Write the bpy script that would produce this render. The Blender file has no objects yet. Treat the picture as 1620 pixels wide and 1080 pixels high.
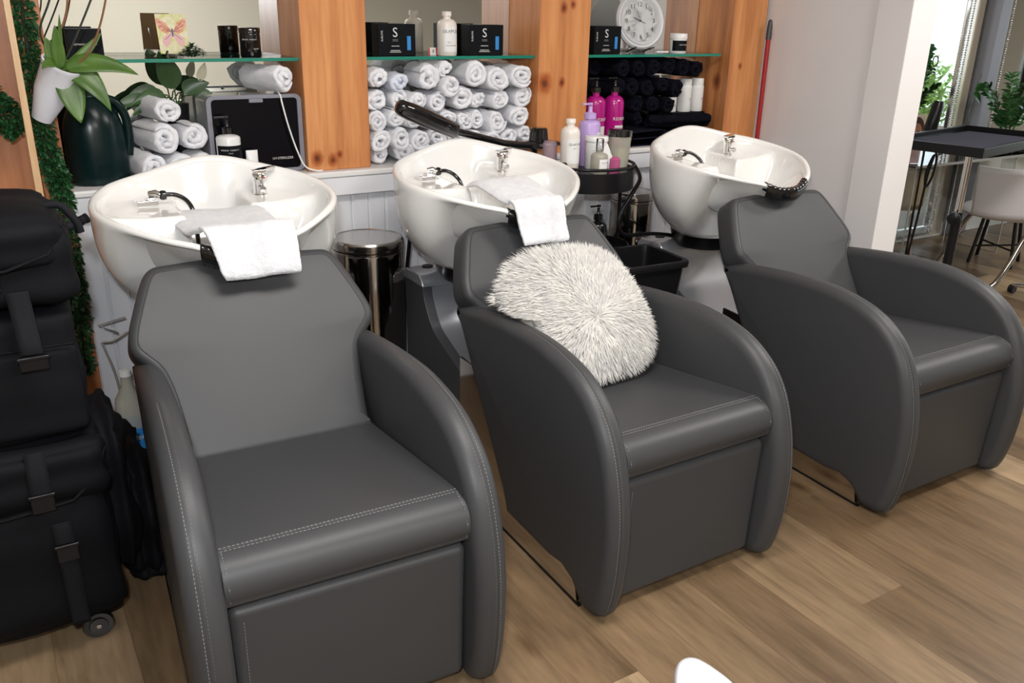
import bpy, bmesh, math, random
from mathutils import Vector, Matrix, Euler
from math import sin, cos, pi, radians, exp, hypot, atan2, sqrt
random.seed(7)
S = bpy.context.scene
C = S.collection

# ------------------------------------------------------------------ camera
cam_d = bpy.data.cameras.new('camera'); cam = bpy.data.objects.new('camera', cam_d); C.objects.link(cam)
yaw, pitch, roll = 0.55203635, 0.36630636, 0.02054027
fw = Vector((sin(yaw)*cos(pitch), cos(yaw)*cos(pitch), -sin(pitch)))
rt = Vector((cos(yaw), -sin(yaw), 0)); up = rt.cross(fw)
r2 = cos(roll)*rt + sin(roll)*up; u2 = -sin(roll)*rt + cos(roll)*up
cam.matrix_world = Matrix(((r2.x, u2.x, -fw.x, 0), (r2.y, u2.y, -fw.y, 0), (r2.z, u2.z, -fw.z, 1.60), (0, 0, 0, 1)))
cam_d.sensor_width = 36; cam_d.lens = 36*1363.97/1620; cam_d.clip_start = .02
S.camera = cam

# ------------------------------------------------------------------ world, lights, exposure
W = bpy.data.worlds.new('sky'); S.world = W; W.use_nodes = True
bg = W.node_tree.nodes['Background']; bg.inputs[0].default_value = (.80, .90, 1.0, 1); bg.inputs[1].default_value = 3.6
S.view_settings.view_transform = 'Standard'; S.view_settings.look = 'None'
S.view_settings.gamma = 1; S.view_settings.exposure = 0.0
try: S.view_settings.use_curve_mapping = False
except Exception: pass

def area(name, loc, target, size, power, col=(1, 1, 1), sy=None):
    d = bpy.data.lights.new(name, 'AREA'); d.energy = power; d.color = col; d.size = size
    if sy: d.shape = 'RECTANGLE'; d.size_y = sy
    o = bpy.data.objects.new(name, d); C.objects.link(o); o.location = loc
    o.rotation_euler = (Vector(target)-Vector(loc)).to_track_quat('-Z', 'Y').to_euler()
    return o
area('camera_flash', (-.07, .02, 1.80), (1.2, 2.6, .8), .07, 33, (.93, .96, 1))
area('ceiling_panel_light', (.9, 1.2, 2.72), (.9, 1.2, 0), 1.2, 48, (1, .96, .92), .6)
area('ceiling_panel_light', (3.6, 1.2, 2.72), (3.6, 1.2, 0), 1.2, 55, (1, .96, .92), .6)
area('ceiling_panel_light', (6.6, 1.6, 2.72), (6.6, 1.6, 0), 1.2, 55, (1, .96, .9), .6)
area('ceiling_panel_light', (1.5, -2.2, 2.72), (1.5, -2.2, 0), 1.2, 120, (1, .96, .9), .6)
pt = area('window_portal', (9.93, .8, 1.4), (0, .8, 1.4), 4.3, 1, (1, 1, 1), 2.0); pt.data.cycles.is_portal = True

# ------------------------------------------------------------------ materials
MT = {}
def mat(name, col, rough=.5, metal=0, spec=None, trans=0, ior=None, coat=0, bump=None, emit=None, alpha=None, vary=None, sheen=0):
    if name in MT: return MT[name]
    m = bpy.data.materials.new(name); m.use_nodes = True; nt = m.node_tree; b = nt.nodes['Principled BSDF']
    b.inputs['Base Color'].default_value = (*col, 1); b.inputs['Roughness'].default_value = rough; b.inputs['Metallic'].default_value = metal
    if spec is not None: b.inputs['Specular IOR Level'].default_value = spec
    if trans: b.inputs['Transmission Weight'].default_value = trans
    if ior: b.inputs['IOR'].default_value = ior
    if coat: b.inputs['Coat Weight'].default_value = coat; b.inputs['Coat Roughness'].default_value = .05
    if sheen: b.inputs['Sheen Weight'].default_value = sheen
    if alpha is not None: b.inputs['Alpha'].default_value = alpha
    if emit: b.inputs['Emission Color'].default_value = (*emit[0], 1); b.inputs['Emission Strength'].default_value = emit[1]
    L = nt.links
    if bump or vary:
        tc = nt.nodes.new('ShaderNodeTexCoord')
    if bump:      # (scale, strength, distance)
        n = nt.nodes.new('ShaderNodeTexNoise'); n.inputs['Scale'].default_value = bump[0]; n.inputs['Detail'].default_value = 5
        L.new(tc.outputs['Object'], n.inputs['Vector'])
        bp = nt.nodes.new('ShaderNodeBump'); bp.inputs['Strength'].default_value = bump[1]; bp.inputs['Distance'].default_value = bump[2]
        L.new(n.outputs['Fac'], bp.inputs['Height']); L.new(bp.outputs['Normal'], b.inputs['Normal'])
    if vary:      # (scale, other colour)
        n = nt.nodes.new('ShaderNodeTexNoise'); n.inputs['Scale'].default_value = vary[0]; n.inputs['Detail'].default_value = 4
        L.new(tc.outputs['Object'], n.inputs['Vector'])
        r = nt.nodes.new('ShaderNodeValToRGB'); r.color_ramp.elements[0].position = .35; r.color_ramp.elements[1].position = .68
        r.color_ramp.elements[0].color = (*col, 1); r.color_ramp.elements[1].color = (*vary[1], 1)
        L.new(n.outputs['Fac'], r.inputs['Fac']); L.new(r.outputs['Color'], b.inputs['Base Color'])
    MT[name] = m; return m

def nd(nt, t, **k):
    n = nt.nodes.new(t)
    for a, v in k.items(): setattr(n, a, v)
    return n
def ramp(nt, stops):
    r = nt.nodes.new('ShaderNodeValToRGB'); e = r.color_ramp.elements
    while len(e) < len(stops): e.new(.5)
    for i, (p, c) in enumerate(stops): e[i].position = p; e[i].color = (*c, 1)
    return r
def mth(nt, op, a, b=None):
    n = nt.nodes.new('ShaderNodeMath'); n.operation = op
    for i, v in enumerate((a, b)):
        if v is None: continue
        if hasattr(v, 'name') and hasattr(v, 'links'): nt.links.new(v, n.inputs[i])
        else: n.inputs[i].default_value = v
    return n.outputs[0]

KN = ([(1.122, 1.045, .030), (1.215, 1.055, .016), (1.185, 1.035, .026)], [(2.265, 1.305, .020), (2.172, 1.300, .046), (2.262, 1.615, .022), (2.31, 1.63, .018)], [(3.35, 1.36, .016)])
def plank_floor():
    m = bpy.data.materials.new('oak_plank_floor'); m.use_nodes = True; nt = m.node_tree; L = nt.links; b = nt.nodes['Principled BSDF']
    tc = nd(nt, 'ShaderNodeTexCoord'); sp = nd(nt, 'ShaderNodeSeparateXYZ'); L.new(tc.outputs['Object'], sp.inputs[0])
    x, y = sp.outputs[0], sp.outputs[1]
    w, ln = .185, 1.22
    xc = mth(nt, 'DIVIDE', mth(nt, 'ADD', x, .06), w); col = mth(nt, 'FLOOR', xc)
    wn = nd(nt, 'ShaderNodeTexWhiteNoise', noise_dimensions='1D'); L.new(col, wn.inputs['W'])
    yo = mth(nt, 'ADD', mth(nt, 'DIVIDE', y, ln), mth(nt, 'MULTIPLY', wn.outputs['Value'], 5.3)); row = mth(nt, 'FLOOR', yo)
    cb = nd(nt, 'ShaderNodeCombineXYZ'); L.new(col, cb.inputs[0]); L.new(row, cb.inputs[1])
    w2 = nd(nt, 'ShaderNodeTexWhiteNoise', noise_dimensions='2D'); L.new(cb.outputs[0], w2.inputs['Vector'])
    # grain coordinates: shifted per plank, stretched along Y
    cg = nd(nt, 'ShaderNodeCombineXYZ')
    L.new(mth(nt, 'ADD', mth(nt, 'MULTIPLY', x, 9.), mth(nt, 'MULTIPLY', w2.outputs['Value'], 37.)), cg.inputs[0])
    L.new(mth(nt, 'ADD', mth(nt, 'MULTIPLY', y, 1.1), mth(nt, 'MULTIPLY', w2.outputs['Value'], 91.)), cg.inputs[1])
    n1 = nd(nt, 'ShaderNodeTexNoise'); n1.inputs['Scale'].default_value = 1.3; n1.inputs['Detail'].default_value = 7; n1.inputs['Roughness'].default_value = .6; n1.inputs['Distortion'].default_value = .5
    L.new(cg.outputs[0], n1.inputs['Vector'])
    n2 = nd(nt, 'ShaderNodeTexNoise'); n2.inputs['Scale'].default_value = 7; n2.inputs['Detail'].default_value = 6; L.new(cg.outputs[0], n2.inputs['Vector'])
    base = ramp(nt, [(0, (.140, .090, .048)), (.4, (.170, .112, .063)), (.85, (.215, .148, .086)), (1, (.36, .26, .16))]); L.new(w2.outputs['Value'], base.inputs['Fac'])
    g = ramp(nt, [(.30, (.50, .46, .40)), (.46, (.88, .87, .85)), (.62, (1.08, 1.06, 1.02)), (.78, (1.2, 1.18, 1.15))]); L.new(n1.outputs['Fac'], g.inputs['Fac'])
    mx = nd(nt, 'ShaderNodeMix', data_type='RGBA', blend_type='MULTIPLY'); mx.inputs[0].default_value = 1
    L.new(base.outputs[0], mx.inputs[6]); L.new(g.outputs[0], mx.inputs[7])
    g2 = ramp(nt, [(.3, (.78, .76, .74)), (.6, (1.05, 1.05, 1.05))]); L.new(n2.outputs['Fac'], g2.inputs['Fac'])
    m2 = nd(nt, 'ShaderNodeMix', data_type='RGBA', blend_type='MULTIPLY'); m2.inputs[0].default_value = .8
    L.new(mx.outputs[2], m2.inputs[6]); L.new(g2.outputs[0], m2.inputs[7])
    # knots
    vk = nd(nt, 'ShaderNodeTexVoronoi'); vk.inputs['Scale'].default_value = 1.0
    ck = nd(nt, 'ShaderNodeCombineXYZ'); L.new(mth(nt, 'MULTIPLY', x, 4.2), ck.inputs[0]); L.new(mth(nt, 'MULTIPLY', y, 1.9), ck.inputs[1]); L.new(ck.outputs[0], vk.inputs['Vector'])
    kr = ramp(nt, [(.03, (.20, .14, .10)), (.07, (.6, .52, .45)), (.15, (1, 1, 1))]); L.new(vk.outputs['Distance'], kr.inputs['Fac'])
    m3 = nd(nt, 'ShaderNodeMix', data_type='RGBA', blend_type='MULTIPLY'); m3.inputs[0].default_value = .85
    L.new(m2.outputs[2], m3.inputs[6]); L.new(kr.outputs[0], m3.inputs[7])
    # seams
    fx = mth(nt, 'FRACT', xc); fy = mth(nt, 'FRACT', yo)
    sx = mth(nt, 'LESS_THAN', fx, .012); sy = mth(nt, 'LESS_THAN', fy, .002)
    sm = mth(nt, 'MAXIMUM', sx, sy)
    m4 = nd(nt, 'ShaderNodeMix', data_type='RGBA'); L.new(mth(nt, 'MULTIPLY', sm, .55), m4.inputs[0]); L.new(m3.outputs[2], m4.inputs[6]); m4.inputs[7].default_value = (.09, .055, .03, 1)
    L.new(m4.outputs[2], b.inputs['Base Color'])
    b.inputs['Roughness'].default_value = .38; b.inputs['Specular IOR Level'].default_value = .45
    bp = nd(nt, 'ShaderNodeBump'); bp.inputs['Strength'].default_value = .12; bp.inputs['Distance'].default_value = .003
    L.new(n2.outputs['Fac'], bp.inputs['Height']); L.new(bp.outputs[0], b.inputs['Normal'])
    return m

def pine(name, c1=(.60, .245, .085), c2=(.42, .15, .05), seed=0., knots=()):
    m = bpy.data.materials.new(name); m.use_nodes = True; nt = m.node_tree; L = nt.links; b = nt.nodes['Principled BSDF']
    tc = nd(nt, 'ShaderNodeTexCoord'); mp = nd(nt, 'ShaderNodeMapping'); L.new(tc.outputs['Object'], mp.inputs[0])
    mp.inputs['Scale'].default_value = (7, 7, .55); mp.inputs['Location'].default_value = (seed, seed*2, seed)
    n1 = nd(nt, 'ShaderNodeTexNoise'); n1.inputs['Scale'].default_value = 1.4; n1.inputs['Detail'].default_value = 5; n1.inputs['Distortion'].default_value = .8; L.new(mp.outputs[0], n1.inputs['Vector'])
    wv = nd(nt, 'ShaderNodeTexNoise'); wv.inputs['Scale'].default_value = 9; wv.inputs['Detail'].default_value = 3; L.new(mp.outputs[0], wv.inputs['Vector'])
    r = ramp(nt, [(.32, c2), (.5, c1), (.75, (c1[0]*1.2, c1[1]*1.35, c1[2]*1.5))]); L.new(n1.outputs['Fac'], r.inputs['Fac'])
    r2_ = ramp(nt, [(.35, (.86, .80, .74)), (.6, (1, 1, 1))]); L.new(wv.outputs['Fac'], r2_.inputs['Fac'])
    mx = nd(nt, 'ShaderNodeMix', data_type='RGBA', blend_type='MULTIPLY'); mx.inputs[0].default_value = .8
    L.new(r.outputs[0], mx.inputs[6]); L.new(r2_.outputs[0], mx.inputs[7])
    mp2 = nd(nt, 'ShaderNodeMapping'); L.new(tc.outputs['Object'], mp2.inputs[0]); mp2.inputs['Scale'].default_value = (4.2, 4.2, 3.0); mp2.inputs['Location'].default_value = (seed*3+.3, 0, seed+.1)
    vk = nd(nt, 'ShaderNodeTexVoronoi'); vk.inputs['Scale'].default_value = 1; L.new(mp2.outputs[0], vk.inputs['Vector'])
    kr = ramp(nt, [(.04, (.25, .13, .07)), (.09, (.62, .42, .3)), (.16, (1, 1, 1))]); L.new(vk.outputs['Distance'], kr.inputs['Fac'])
    m3 = nd(nt, 'ShaderNodeMix', data_type='RGBA', blend_type='MULTIPLY'); m3.inputs[0].default_value = .9
    L.new(mx.outputs[2], m3.inputs[6]); L.new(kr.outputs[0], m3.inputs[7]); last = m3.outputs[2]
    nz = nd(nt, 'ShaderNodeTexNoise'); nz.inputs['Scale'].default_value = 22; L.new(tc.outputs['Object'], nz.inputs['Vector'])
    sp = nd(nt, 'ShaderNodeSeparateXYZ'); L.new(tc.outputs['Object'], sp.inputs[0])
    for (kx, kz, kr_) in knots:
        dx = mth(nt, 'MULTIPLY', mth(nt, 'SUBTRACT', sp.outputs[0], kx), 1/kr_); dz = mth(nt, 'MULTIPLY', mth(nt, 'SUBTRACT', sp.outputs[2], kz), .75/kr_)
        dd = mth(nt, 'SQRT', mth(nt, 'ADD', mth(nt, 'MULTIPLY', dx, dx), mth(nt, 'MULTIPLY', dz, dz)))
        dd = mth(nt, 'ADD', dd, mth(nt, 'MULTIPLY', mth(nt, 'SUBTRACT', nz.outputs['Fac'], .5), .6))
        rk = ramp(nt, [(.12, (.22, .12, .08)), (.38, (.55, .33, .22)), (.6, (.72, .5, .36)), (1, (1, 1, 1))]); L.new(dd, rk.inputs['Fac'])
        mk = nd(nt, 'ShaderNodeMix', data_type='RGBA', blend_type='MULTIPLY'); mk.inputs[0].default_value = 1
        L.new(last, mk.inputs[6]); L.new(rk.outputs[0], mk.inputs[7]); last = mk.outputs[2]
    L.new(last, b.inputs['Base Color'])
    b.inputs['Roughness'].default_value = .42; return m

def glassy(name, col, mixf=.12, rough=0.02, body=None):
    """thin clear plastic or glass: mostly see-through with a fresnel shine"""
    m = bpy.data.materials.new(name); m.use_nodes = True; nt = m.node_tree; L = nt.links
    for n in list(nt.nodes):
        if n.type == 'BSDF_PRINCIPLED': nt.nodes.remove(n)
    out = [n for n in nt.nodes if n.type == 'OUTPUT_MATERIAL'][0]
    t = nd(nt, 'ShaderNodeBsdfTransparent'); t.inputs[0].default_value = (*col, 1)
    g = nd(nt, 'ShaderNodeBsdfGlossy'); g.inputs['Roughness'].default_value = rough
    f = nd(nt, 'ShaderNodeFresnel'); f.inputs[0].default_value = 1.5
    a = mth(nt, 'ADD', f.outputs[0], mixf); a = mth(nt, 'MINIMUM', a, 1.0)
    ms = nd(nt, 'ShaderNodeMixShader'); L.new(a, ms.inputs[0]); L.new(t.outputs[0], ms.inputs[1]); L.new(g.outputs[0], ms.inputs[2])
    fin = ms
    if body:
        d = nd(nt, 'ShaderNodeBsdfDiffuse'); d.inputs[0].default_value = (*body[0], 1)
        m2 = nd(nt, 'ShaderNodeMixShader'); m2.inputs[0].default_value = body[1]
        L.new(ms.outputs[0], m2.inputs[1]); L.new(d.outputs[0], m2.inputs[2]); fin = m2
    L.new(fin.outputs[0], out.inputs[0]); return m

def terry(name, c1, c2, bs=260, st=.7, dist=.004):
    return mat(name, c1, .95, spec=.1, bump=(bs, st, dist), vary=(35, c2), sheen=.3)

M_floor = plank_floor()
M_pine = pine('orange_pine', knots=KN[0]); M_pine2 = pine('orange_pine_second', seed=3.7, knots=KN[1]); M_pine3 = pine('orange_pine_third', seed=8.1, knots=KN[2])
M_red = pine('reddish_stained_board', (.50, .19, .075), (.36, .12, .045), 5.)
M_leather = mat('grey_leatherette', (.043, .044, .047), .47, spec=.38, bump=(420, .12, .0006))
M_leather_s = mat('grey_leatherette_seam', (.030, .030, .030), .6)
M_thread = mat('light_grey_thread', (.20, .20, .20), .7)
M_cer = mat('white_ceramic', (.80, .795, .775), .10, spec=.6, coat=.4)
M_chrome = mat('chrome', (.82, .82, .82), .06, 1)
M_chrome2 = mat('polished_side_plate', (.70, .68, .66), .08, 1)
M_steel = mat('dark_polished_steel', (.34, .31, .29), .10, 1)
M_lid = mat('brushed_steel_lid', (.55, .53, .51), .18, 1)
M_silver = mat('silver_painted_plastic', (.62, .64, .68), .27, .7)
M_pedd = mat('dark_grey_pedestal_shell', (.085, .088, .095), .38, .25)
M_bp = mat('black_plastic', (.006, .006, .007), .28, spec=.3)
M_bgl = mat('black_gloss', (.006, .006, .007), .06, coat=.5)
M_rub = mat('black_rubber', (.012, .012, .012), .6)
M_wall = mat('glossy_white_panel', (.77, .75, .75), .22, spec=.4)
M_wain = mat('white_beadboard_paint', (.70, .71, .74), .45, bump=(14, .1, .002))
M_ledge = mat('white_ledge_paint', (.74, .73, .72), .4, bump=(20, .1, .002))
M_cream = mat('cream_wall_paint', (.71, .69, .62), .7)
M_ceil = mat('ceiling_white', (.8, .79, .76), .8)
M_tow = terry('white_terry', (.72, .72, .74), (.64, .65, .69))
M_towr = terry('white_terry_rolls', (.86, .86, .89), (.76, .77, .82), 300, .8, .004)
M_towb = terry('bluish_terry', (.74, .78, .86), (.62, .66, .78))
M_towk = mat('black_terry', (.0035, .0035, .006), .95, spec=.05, bump=(200, .6, .002), vary=(35, (.007, .007, .013)))
M_towk2 = mat('navy_black_cloth', (.010, .010, .019), .95, spec=.05, bump=(150, .4, .001))
M_bag = mat('black_nylon', (.0045, .0047, .0062), .7, spec=.12, bump=(350, .35, .0008))
M_bag2 = mat('black_soft_fabric', (.0045, .0045, .006), .7, spec=.12, bump=(60, .5, .004))
M_strap = mat('black_webbing', (.008, .008, .010), .75, spec=.15, bump=(500, .5, .001))
M_mirror = mat('mirror_glass', (.80, .82, .80), .012, 1)
M_shelf = glassy('green_edge_glass', (.93, .97, .95), .02)
M_sedge = mat('green_glass_edge', (.01, .20, .14), .12, spec=.7)
M_jug = mat('dark_green_plastic', (.002, .013, .013), .25, spec=.3, bump=(90, .06, .001))
M_pot = mat('white_glazed_pot', (.72, .72, .78), .25)
M_leaf = mat('orchid_leaf', (.085, .17, .028), .38, vary=(9, (.05, .11, .018)))
M_leaf2 = mat('dark_leaf', (.022, .062, .016), .35, vary=(14, (.045, .10, .03)))
M_gar = mat('garland_leaf', (.008, .055, .014), .45, vary=(30, (.025, .10, .03)))
M_zz = mat('zz_leaf', (.018, .075, .018), .25, vary=(12, (.04, .13, .035)))
M_stem = mat('brown_stem', (.20, .09, .04), .6)
M_stemk = mat('dark_stem', (.02, .025, .015), .5)
M_moss = mat('green_moss', (.05, .10, .02), .9, bump=(150, 1, .01))
M_box = mat('black_box_card', (.004, .005, .007), .55, spec=.12)
M_wtxt = mat('white_print', (.65, .65, .62), .6)
M_gtxt = mat('grey_print', (.16, .16, .17), .6)
M_blue = mat('blue_label', (.03, .24, .62), .4)
M_bot = mat('milky_bottle', (.77, .72, .66), .3, bump=None)
M_botw = mat('white_plastic', (.78, .78, .77), .3)
M_mag = mat('magenta_bottle', (.42, .008, .20), .18, coat=.3)
M_lilac = mat('lilac_plastic', (.50, .36, .68), .3)
M_pink = glassy('pink_clear_plastic', (.85, .74, .78), .06, .05, ((.55, .42, .47), .5))
M_clear = glassy('clear_plastic', (.93, .93, .94), .05)
M_cleary = glassy('clear_jar_wall', (.9, .9, .86), .05, .05, ((.62, .60, .50), .45))
M_greyp = mat('grey_plastic_frame', (.22, .22, .26), .4)
M_uv = mat('uv_cabinet_body', (.50, .51, .50), .25, .4)
M_redm = mat('red_mop_pole', (.36, .012, .015), .35)
M_fur = mat('cream_shag', (.66, .64, .60), .7, vary=(30, (.52, .51, .50)), sheen=.2)
M_furb = mat('pillow_cover', (.60, .57, .50), .9)
M_beige = mat('beige_shell', (.27, .22, .13), .3)
M_col = mat('grey_blue_column_paint', (.22, .23, .27), .45)
M_acr = glassy('clear_acrylic', (.95, .96, .96), .03)
M_acre = mat('acrylic_edge', (.62, .62, .60), .1, trans=.6)
M_wchair = mat('white_chair_shell', (.60, .59, .60), .4)
M_tubew = mat('worn_chrome_tube', (.55, .50, .44), .2, 1)
M_bright = mat('white_moulded_plastic', (.85, .87, .92), .3)
M_card = mat('brown_card', (.26, .15, .065), .7)
M_paper = mat('cream_paper', (.70, .66, .50), .7)
M_cardp = mat('floral_card_print', (.74, .68, .52), .6, vary=(70, (.55, .58, .16)))
M_skin = mat('printed_skin_tone', (.42, .20, .13), .6)
M_hairp = mat('printed_brown_hair', (.05, .025, .015), .6)
M_glass = glassy('window_glass', (.97, .98, .98), .0)

# ------------------------------------------------------------------ mesh helpers
class MB:
    def __init__(s): s.v = []; s.f = []; s.m = []
    def add(s, vs, fs, mi=0):
        o = len(s.v); s.v += [tuple(v) for v in vs]; s.f += [tuple(i+o for i in f) for f in fs]; s.m += [mi]*len(fs); return s
    def box(s, x0, x1, y0, y1, z0, z1, mi=0):
        return s.add([(x0, y0, z0), (x1, y0, z0), (x1, y1, z0), (x0, y1, z0), (x0, y0, z1), (x1, y0, z1), (x1, y1, z1), (x0, y1, z1)],
                     [(3, 2, 1, 0), (4, 5, 6, 7), (0, 1, 5, 4), (1, 2, 6, 5), (2, 3, 7, 6), (3, 0, 4, 7)], mi)
    def lathe(s, prof, c=(0, 0, 0), n=32, mi=0, sx=1, sy=1, M=None):
        vs = []; fs = []
        for r, z in prof:
            for k in range(n):
                a = 2*pi*k/n; p = Vector((r*cos(a)*sx, r*sin(a)*sy, z))
                if M is not None: p = M @ p
                vs.append((p[0]+c[0], p[1]+c[1], p[2]+c[2]))
        for i in range(len(prof)-1):
            for k in range(n):
                k2 = (k+1) % n; fs.append((i*n+k, i*n+k2, (i+1)*n+k2, (i+1)*n+k))
        if prof[0][0] > 1e-4: fs.append(tuple(reversed(range(n))))
        if prof[-1][0] > 1e-4: fs.append(tuple(range((len(prof)-1)*n, len(prof)*n)))
        return s.add(vs, fs, mi)
    def tube(s, path, r, n=10, mi=0, cap=True, flat=1.0):
        P = [Vector(p) for p in path]; vs = []; fs = []; N = None
        rr = r if isinstance(r, (list, tuple)) else [r]*len(P)
        for i, p in enumerate(P):
            t = (P[min(i+1, len(P)-1)]-P[max(i-1, 0)]).normalized()
            if N is None:
                a = Vector((0, 0, 1)) if abs(t.z) < .9 else Vector((1, 0, 0)); N = (a-a.dot(t)*t).normalized()
            else: N = (N-N.dot(t)*t).normalized()
            B = t.cross(N)
            for k in range(n):
                a = 2*pi*k/n; vs.append(p+rr[i]*(cos(a)*N*flat+sin(a)*B))
        for i in range(len(P)-1):
            for k in range(n):
                k2 = (k+1) % n; fs.append((i*n+k, i*n+k2, (i+1)*n+k2, (i+1)*n+k))
        if cap: fs.append(tuple(reversed(range(n)))); fs.append(tuple(range((len(P)-1)*n, len(P)*n)))
        return s.add(vs, fs, mi)
    def grid(s, fn, nu, nv, mi=0, wrap=False):
        vs = [fn(i/(nu-1) if not wrap else i/nu, j/(nv-1)) for i in range(nu) for j in range(nv)]
        fs = []
        for i in range(nu if wrap else nu-1):
            for j in range(nv-1):
                a = i*nv+j; b = ((i+1) % nu)*nv+j; fs.append((a, b, b+1, a+1))
        return s.add(vs, fs, mi)
    def prism(s, poly, fn0, fn1, mi=0):
        n = len(poly); vs = [fn0(*p) for p in poly]+[fn1(*p) for p in poly]
        fs = [(k, (k+1) % n, n+(k+1) % n, n+k) for k in range(n)]+[tuple(reversed(range(n))), tuple(range(n, 2*n))]
        return s.add(vs, fs, mi)
    def xf(s, M):
        s.v = [tuple(M @ Vector(v)) for v in s.v]; return s
def T(x, y, z): return Matrix.Translation((x, y, z))
def R(a, ax): return Matrix.Rotation(a, 4, ax)

def obj(name, mb, m, parent=None, smooth=40, bevel=None, seg=3, sub=0, solid=None, harden=True, fix=True):
    me = bpy.data.meshes.new(name); me.from_pydata(mb.v, [], mb.f)
    ms = m if isinstance(m, (list, tuple)) else [m]
    for q in ms: me.materials.append(q)
    if len(ms) > 1: me.polygons.foreach_set('material_index', mb.m)
    if fix:
        b = bmesh.new(); b.from_mesh(me); bmesh.ops.recalc_face_normals(b, faces=b.faces); b.to_mesh(me); b.free()
    if smooth is not None:
        me.shade_smooth()
        if smooth < 180: me.set_sharp_from_angle(angle=radians(smooth))
    me.update()
    o = bpy.data.objects.new(name, me); C.objects.link(o)
    if parent is not None: o.parent = parent
    if solid: q = o.modifiers.new('solid', 'SOLIDIFY'); q.thickness = solid; q.offset = 0
    if bevel:
        q = o.modifiers.new('bevel', 'BEVEL'); q.width = bevel; q.segments = seg; q.limit_method = 'ANGLE'; q.angle_limit = radians(38); q.harden_normals = harden
    if sub: q = o.modifiers.new('sub', 'SUBSURF'); q.levels = sub; q.render_levels = sub
    return o
def tag(o, label, cat, group=None, kind=None):
    o['label'] = label; o['category'] = cat
    if group: o['group'] = group
    if kind: o['kind'] = kind
    return o
def thing(name, label, cat, loc=(0, 0, 0), rz=0, group=None):
    o = bpy.data.objects.new(name, None); C.objects.link(o); o.location = loc; o.rotation_euler = (0, 0, rz)
    o.empty_display_size = .05
    return tag(o, label, cat, group)
def struct(name, mb, m, **k):
    o = obj(name, mb, m, **k); o['kind'] = 'structure'; return o
def dup(root, loc, rz, label, group=None):
    def cp(o, par):
        c = o.copy(); C.objects.link(c)
        if par is not None: c.parent = par
        for ch in [q for q in ALLKIDS.get(o.name, [])]: cp(ch, c)
        return c
    ALLKIDS = {}
    for o in bpy.data.objects:
        if o.parent: ALLKIDS.setdefault(o.parent.name, []).append(o)
    r = cp(root, None); r.scale = (1, 1, 1); r.location = loc; r.rotation_euler = (0, 0, rz); r['label'] = label
    if group: r['group'] = group
    return r
def text(name, s, size, loc, rot, m, parent=None, ext=.0004, align='CENTER', sx=1):
    d = bpy.data.curves.new(name, 'FONT'); d.body = s; d.size = size; d.extrude = ext; d.align_x = align; d.align_y = 'CENTER'
    d.materials.append(m); d.resolution_u = 3; tmp = bpy.data.objects.new(name, d); C.objects.link(tmp); bpy.context.view_layer.update()
    me = bpy.data.meshes.new_from_object(tmp, depsgraph=bpy.context.evaluated_depsgraph_get()); bpy.data.objects.remove(tmp); bpy.data.curves.remove(d)
    o = bpy.data.objects.new(name, me); C.objects.link(o); o.location = loc; o.rotation_euler = rot; o.scale = (sx, 1, 1)
    if parent is not None: o.parent = parent
    return o
def spl(pts, n=8, closed=False):
    P = [Vector(p) for p in pts]; out = []; N = len(P)
    for i in range(N if closed else N-1):
        g = (lambda k: P[k % N]) if closed else (lambda k: P[max(0, min(N-1, k))])
        a, b, c, d = g(i-1), g(i), g(i+1), g(i+2)
        for q in range(n):
            t = q/n; out.append(.5*((2*b)+(c-a)*t+(2*a-5*b+4*c-d)*t*t+(3*b-a-3*c+d)*t**3))
    if not closed: out.append(P[-1])
    return out
FRONT = (pi/2, 0, 0)

# ================================================================== SETTING
struct('floor', MB().box(-2.2, 10, -4.2, 4.0, -.05, 0), M_floor, smooth=None)
struct('ceiling', MB().box(-2.2, 10, -4.2, 4.0, 2.75, 2.8), M_ceil, smooth=None)
def beadboard():
    mb = MB(); w = .073; x = .236
    pts = [(.236, 0.)]
    while x < 3.5:
        pts += [(x+.004, 0), (x+.008, -.005), (x+w-.008, -.005), (x+w-.004, 0), (x+w, .004)]
        x += w
    pts = [p for p in pts if p[0] < 3.5]+[(3.5, 0), (3.5, .12), (.236, .12)]
    mb.prism([(a, 3.305+b) for a, b in pts], lambda a, b: (a, b, 0), lambda a, b: (a, b, .93))
    return mb
struct('wall_back', beadboard(), M_wain, smooth=20)
struct('wall_back_upper', MB().box(-2.2, 3.5, 3.58, 3.70, 0, 2.75), M_cream, smooth=None)
struct('wall_left', MB().box(-2.3, -2.2, -4.2, 4.0, 0, 2.75), M_cream, smooth=None)
struct('wall_front', MB().box(-2.3, 10, -4.3, -4.2, 0, 2.75), M_cream, smooth=None)
struct('wall_salon_back', MB().box(3.62, 10, 3.98, 4.08, 0, 2.75), M_cream, smooth=None)
w = MB().box(10, 10.1, -4.3, -1.4, 0, 2.75).box(10, 10.1, 3.0, 4.08, 0, 2.75).box(10, 10.1, -1.4, 3.0, 0, .35).box(10, 10.1, -1.4, 3.0, 2.45, 2.75)
struct('wall_right', w, M_cream, smooth=None)
struct('wall_partition', MB().box(3.52, 3.66, 2.50, 4.0, 0, 2.75), M_wall, bevel=.006, seg=2)
struct('trim_1', MB().box(3.500, 3.521, 2.494, 2.66, 0, 2.75), M_wall, bevel=.006, seg=3)
struct('trim_2', MB().box(3.500, 3.668, 2.480, 2.502, 0, 2.75), M_wall, bevel=.005, seg=3)
struct('trim_3', MB().box(.236, 3.5, 3.262, 3.302, .90, .972), M_wain, bevel=.004, seg=2)
struct('baseboard_salon', MB().box(3.67, 10, 3.955, 3.98, 0, .11), M_botw, bevel=.004)
wf = MB()
for y in (-1.4, .05, 1.5, 2.95): wf.box(9.98, 10.04, y, y+.05, .35, 2.45)
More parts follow.
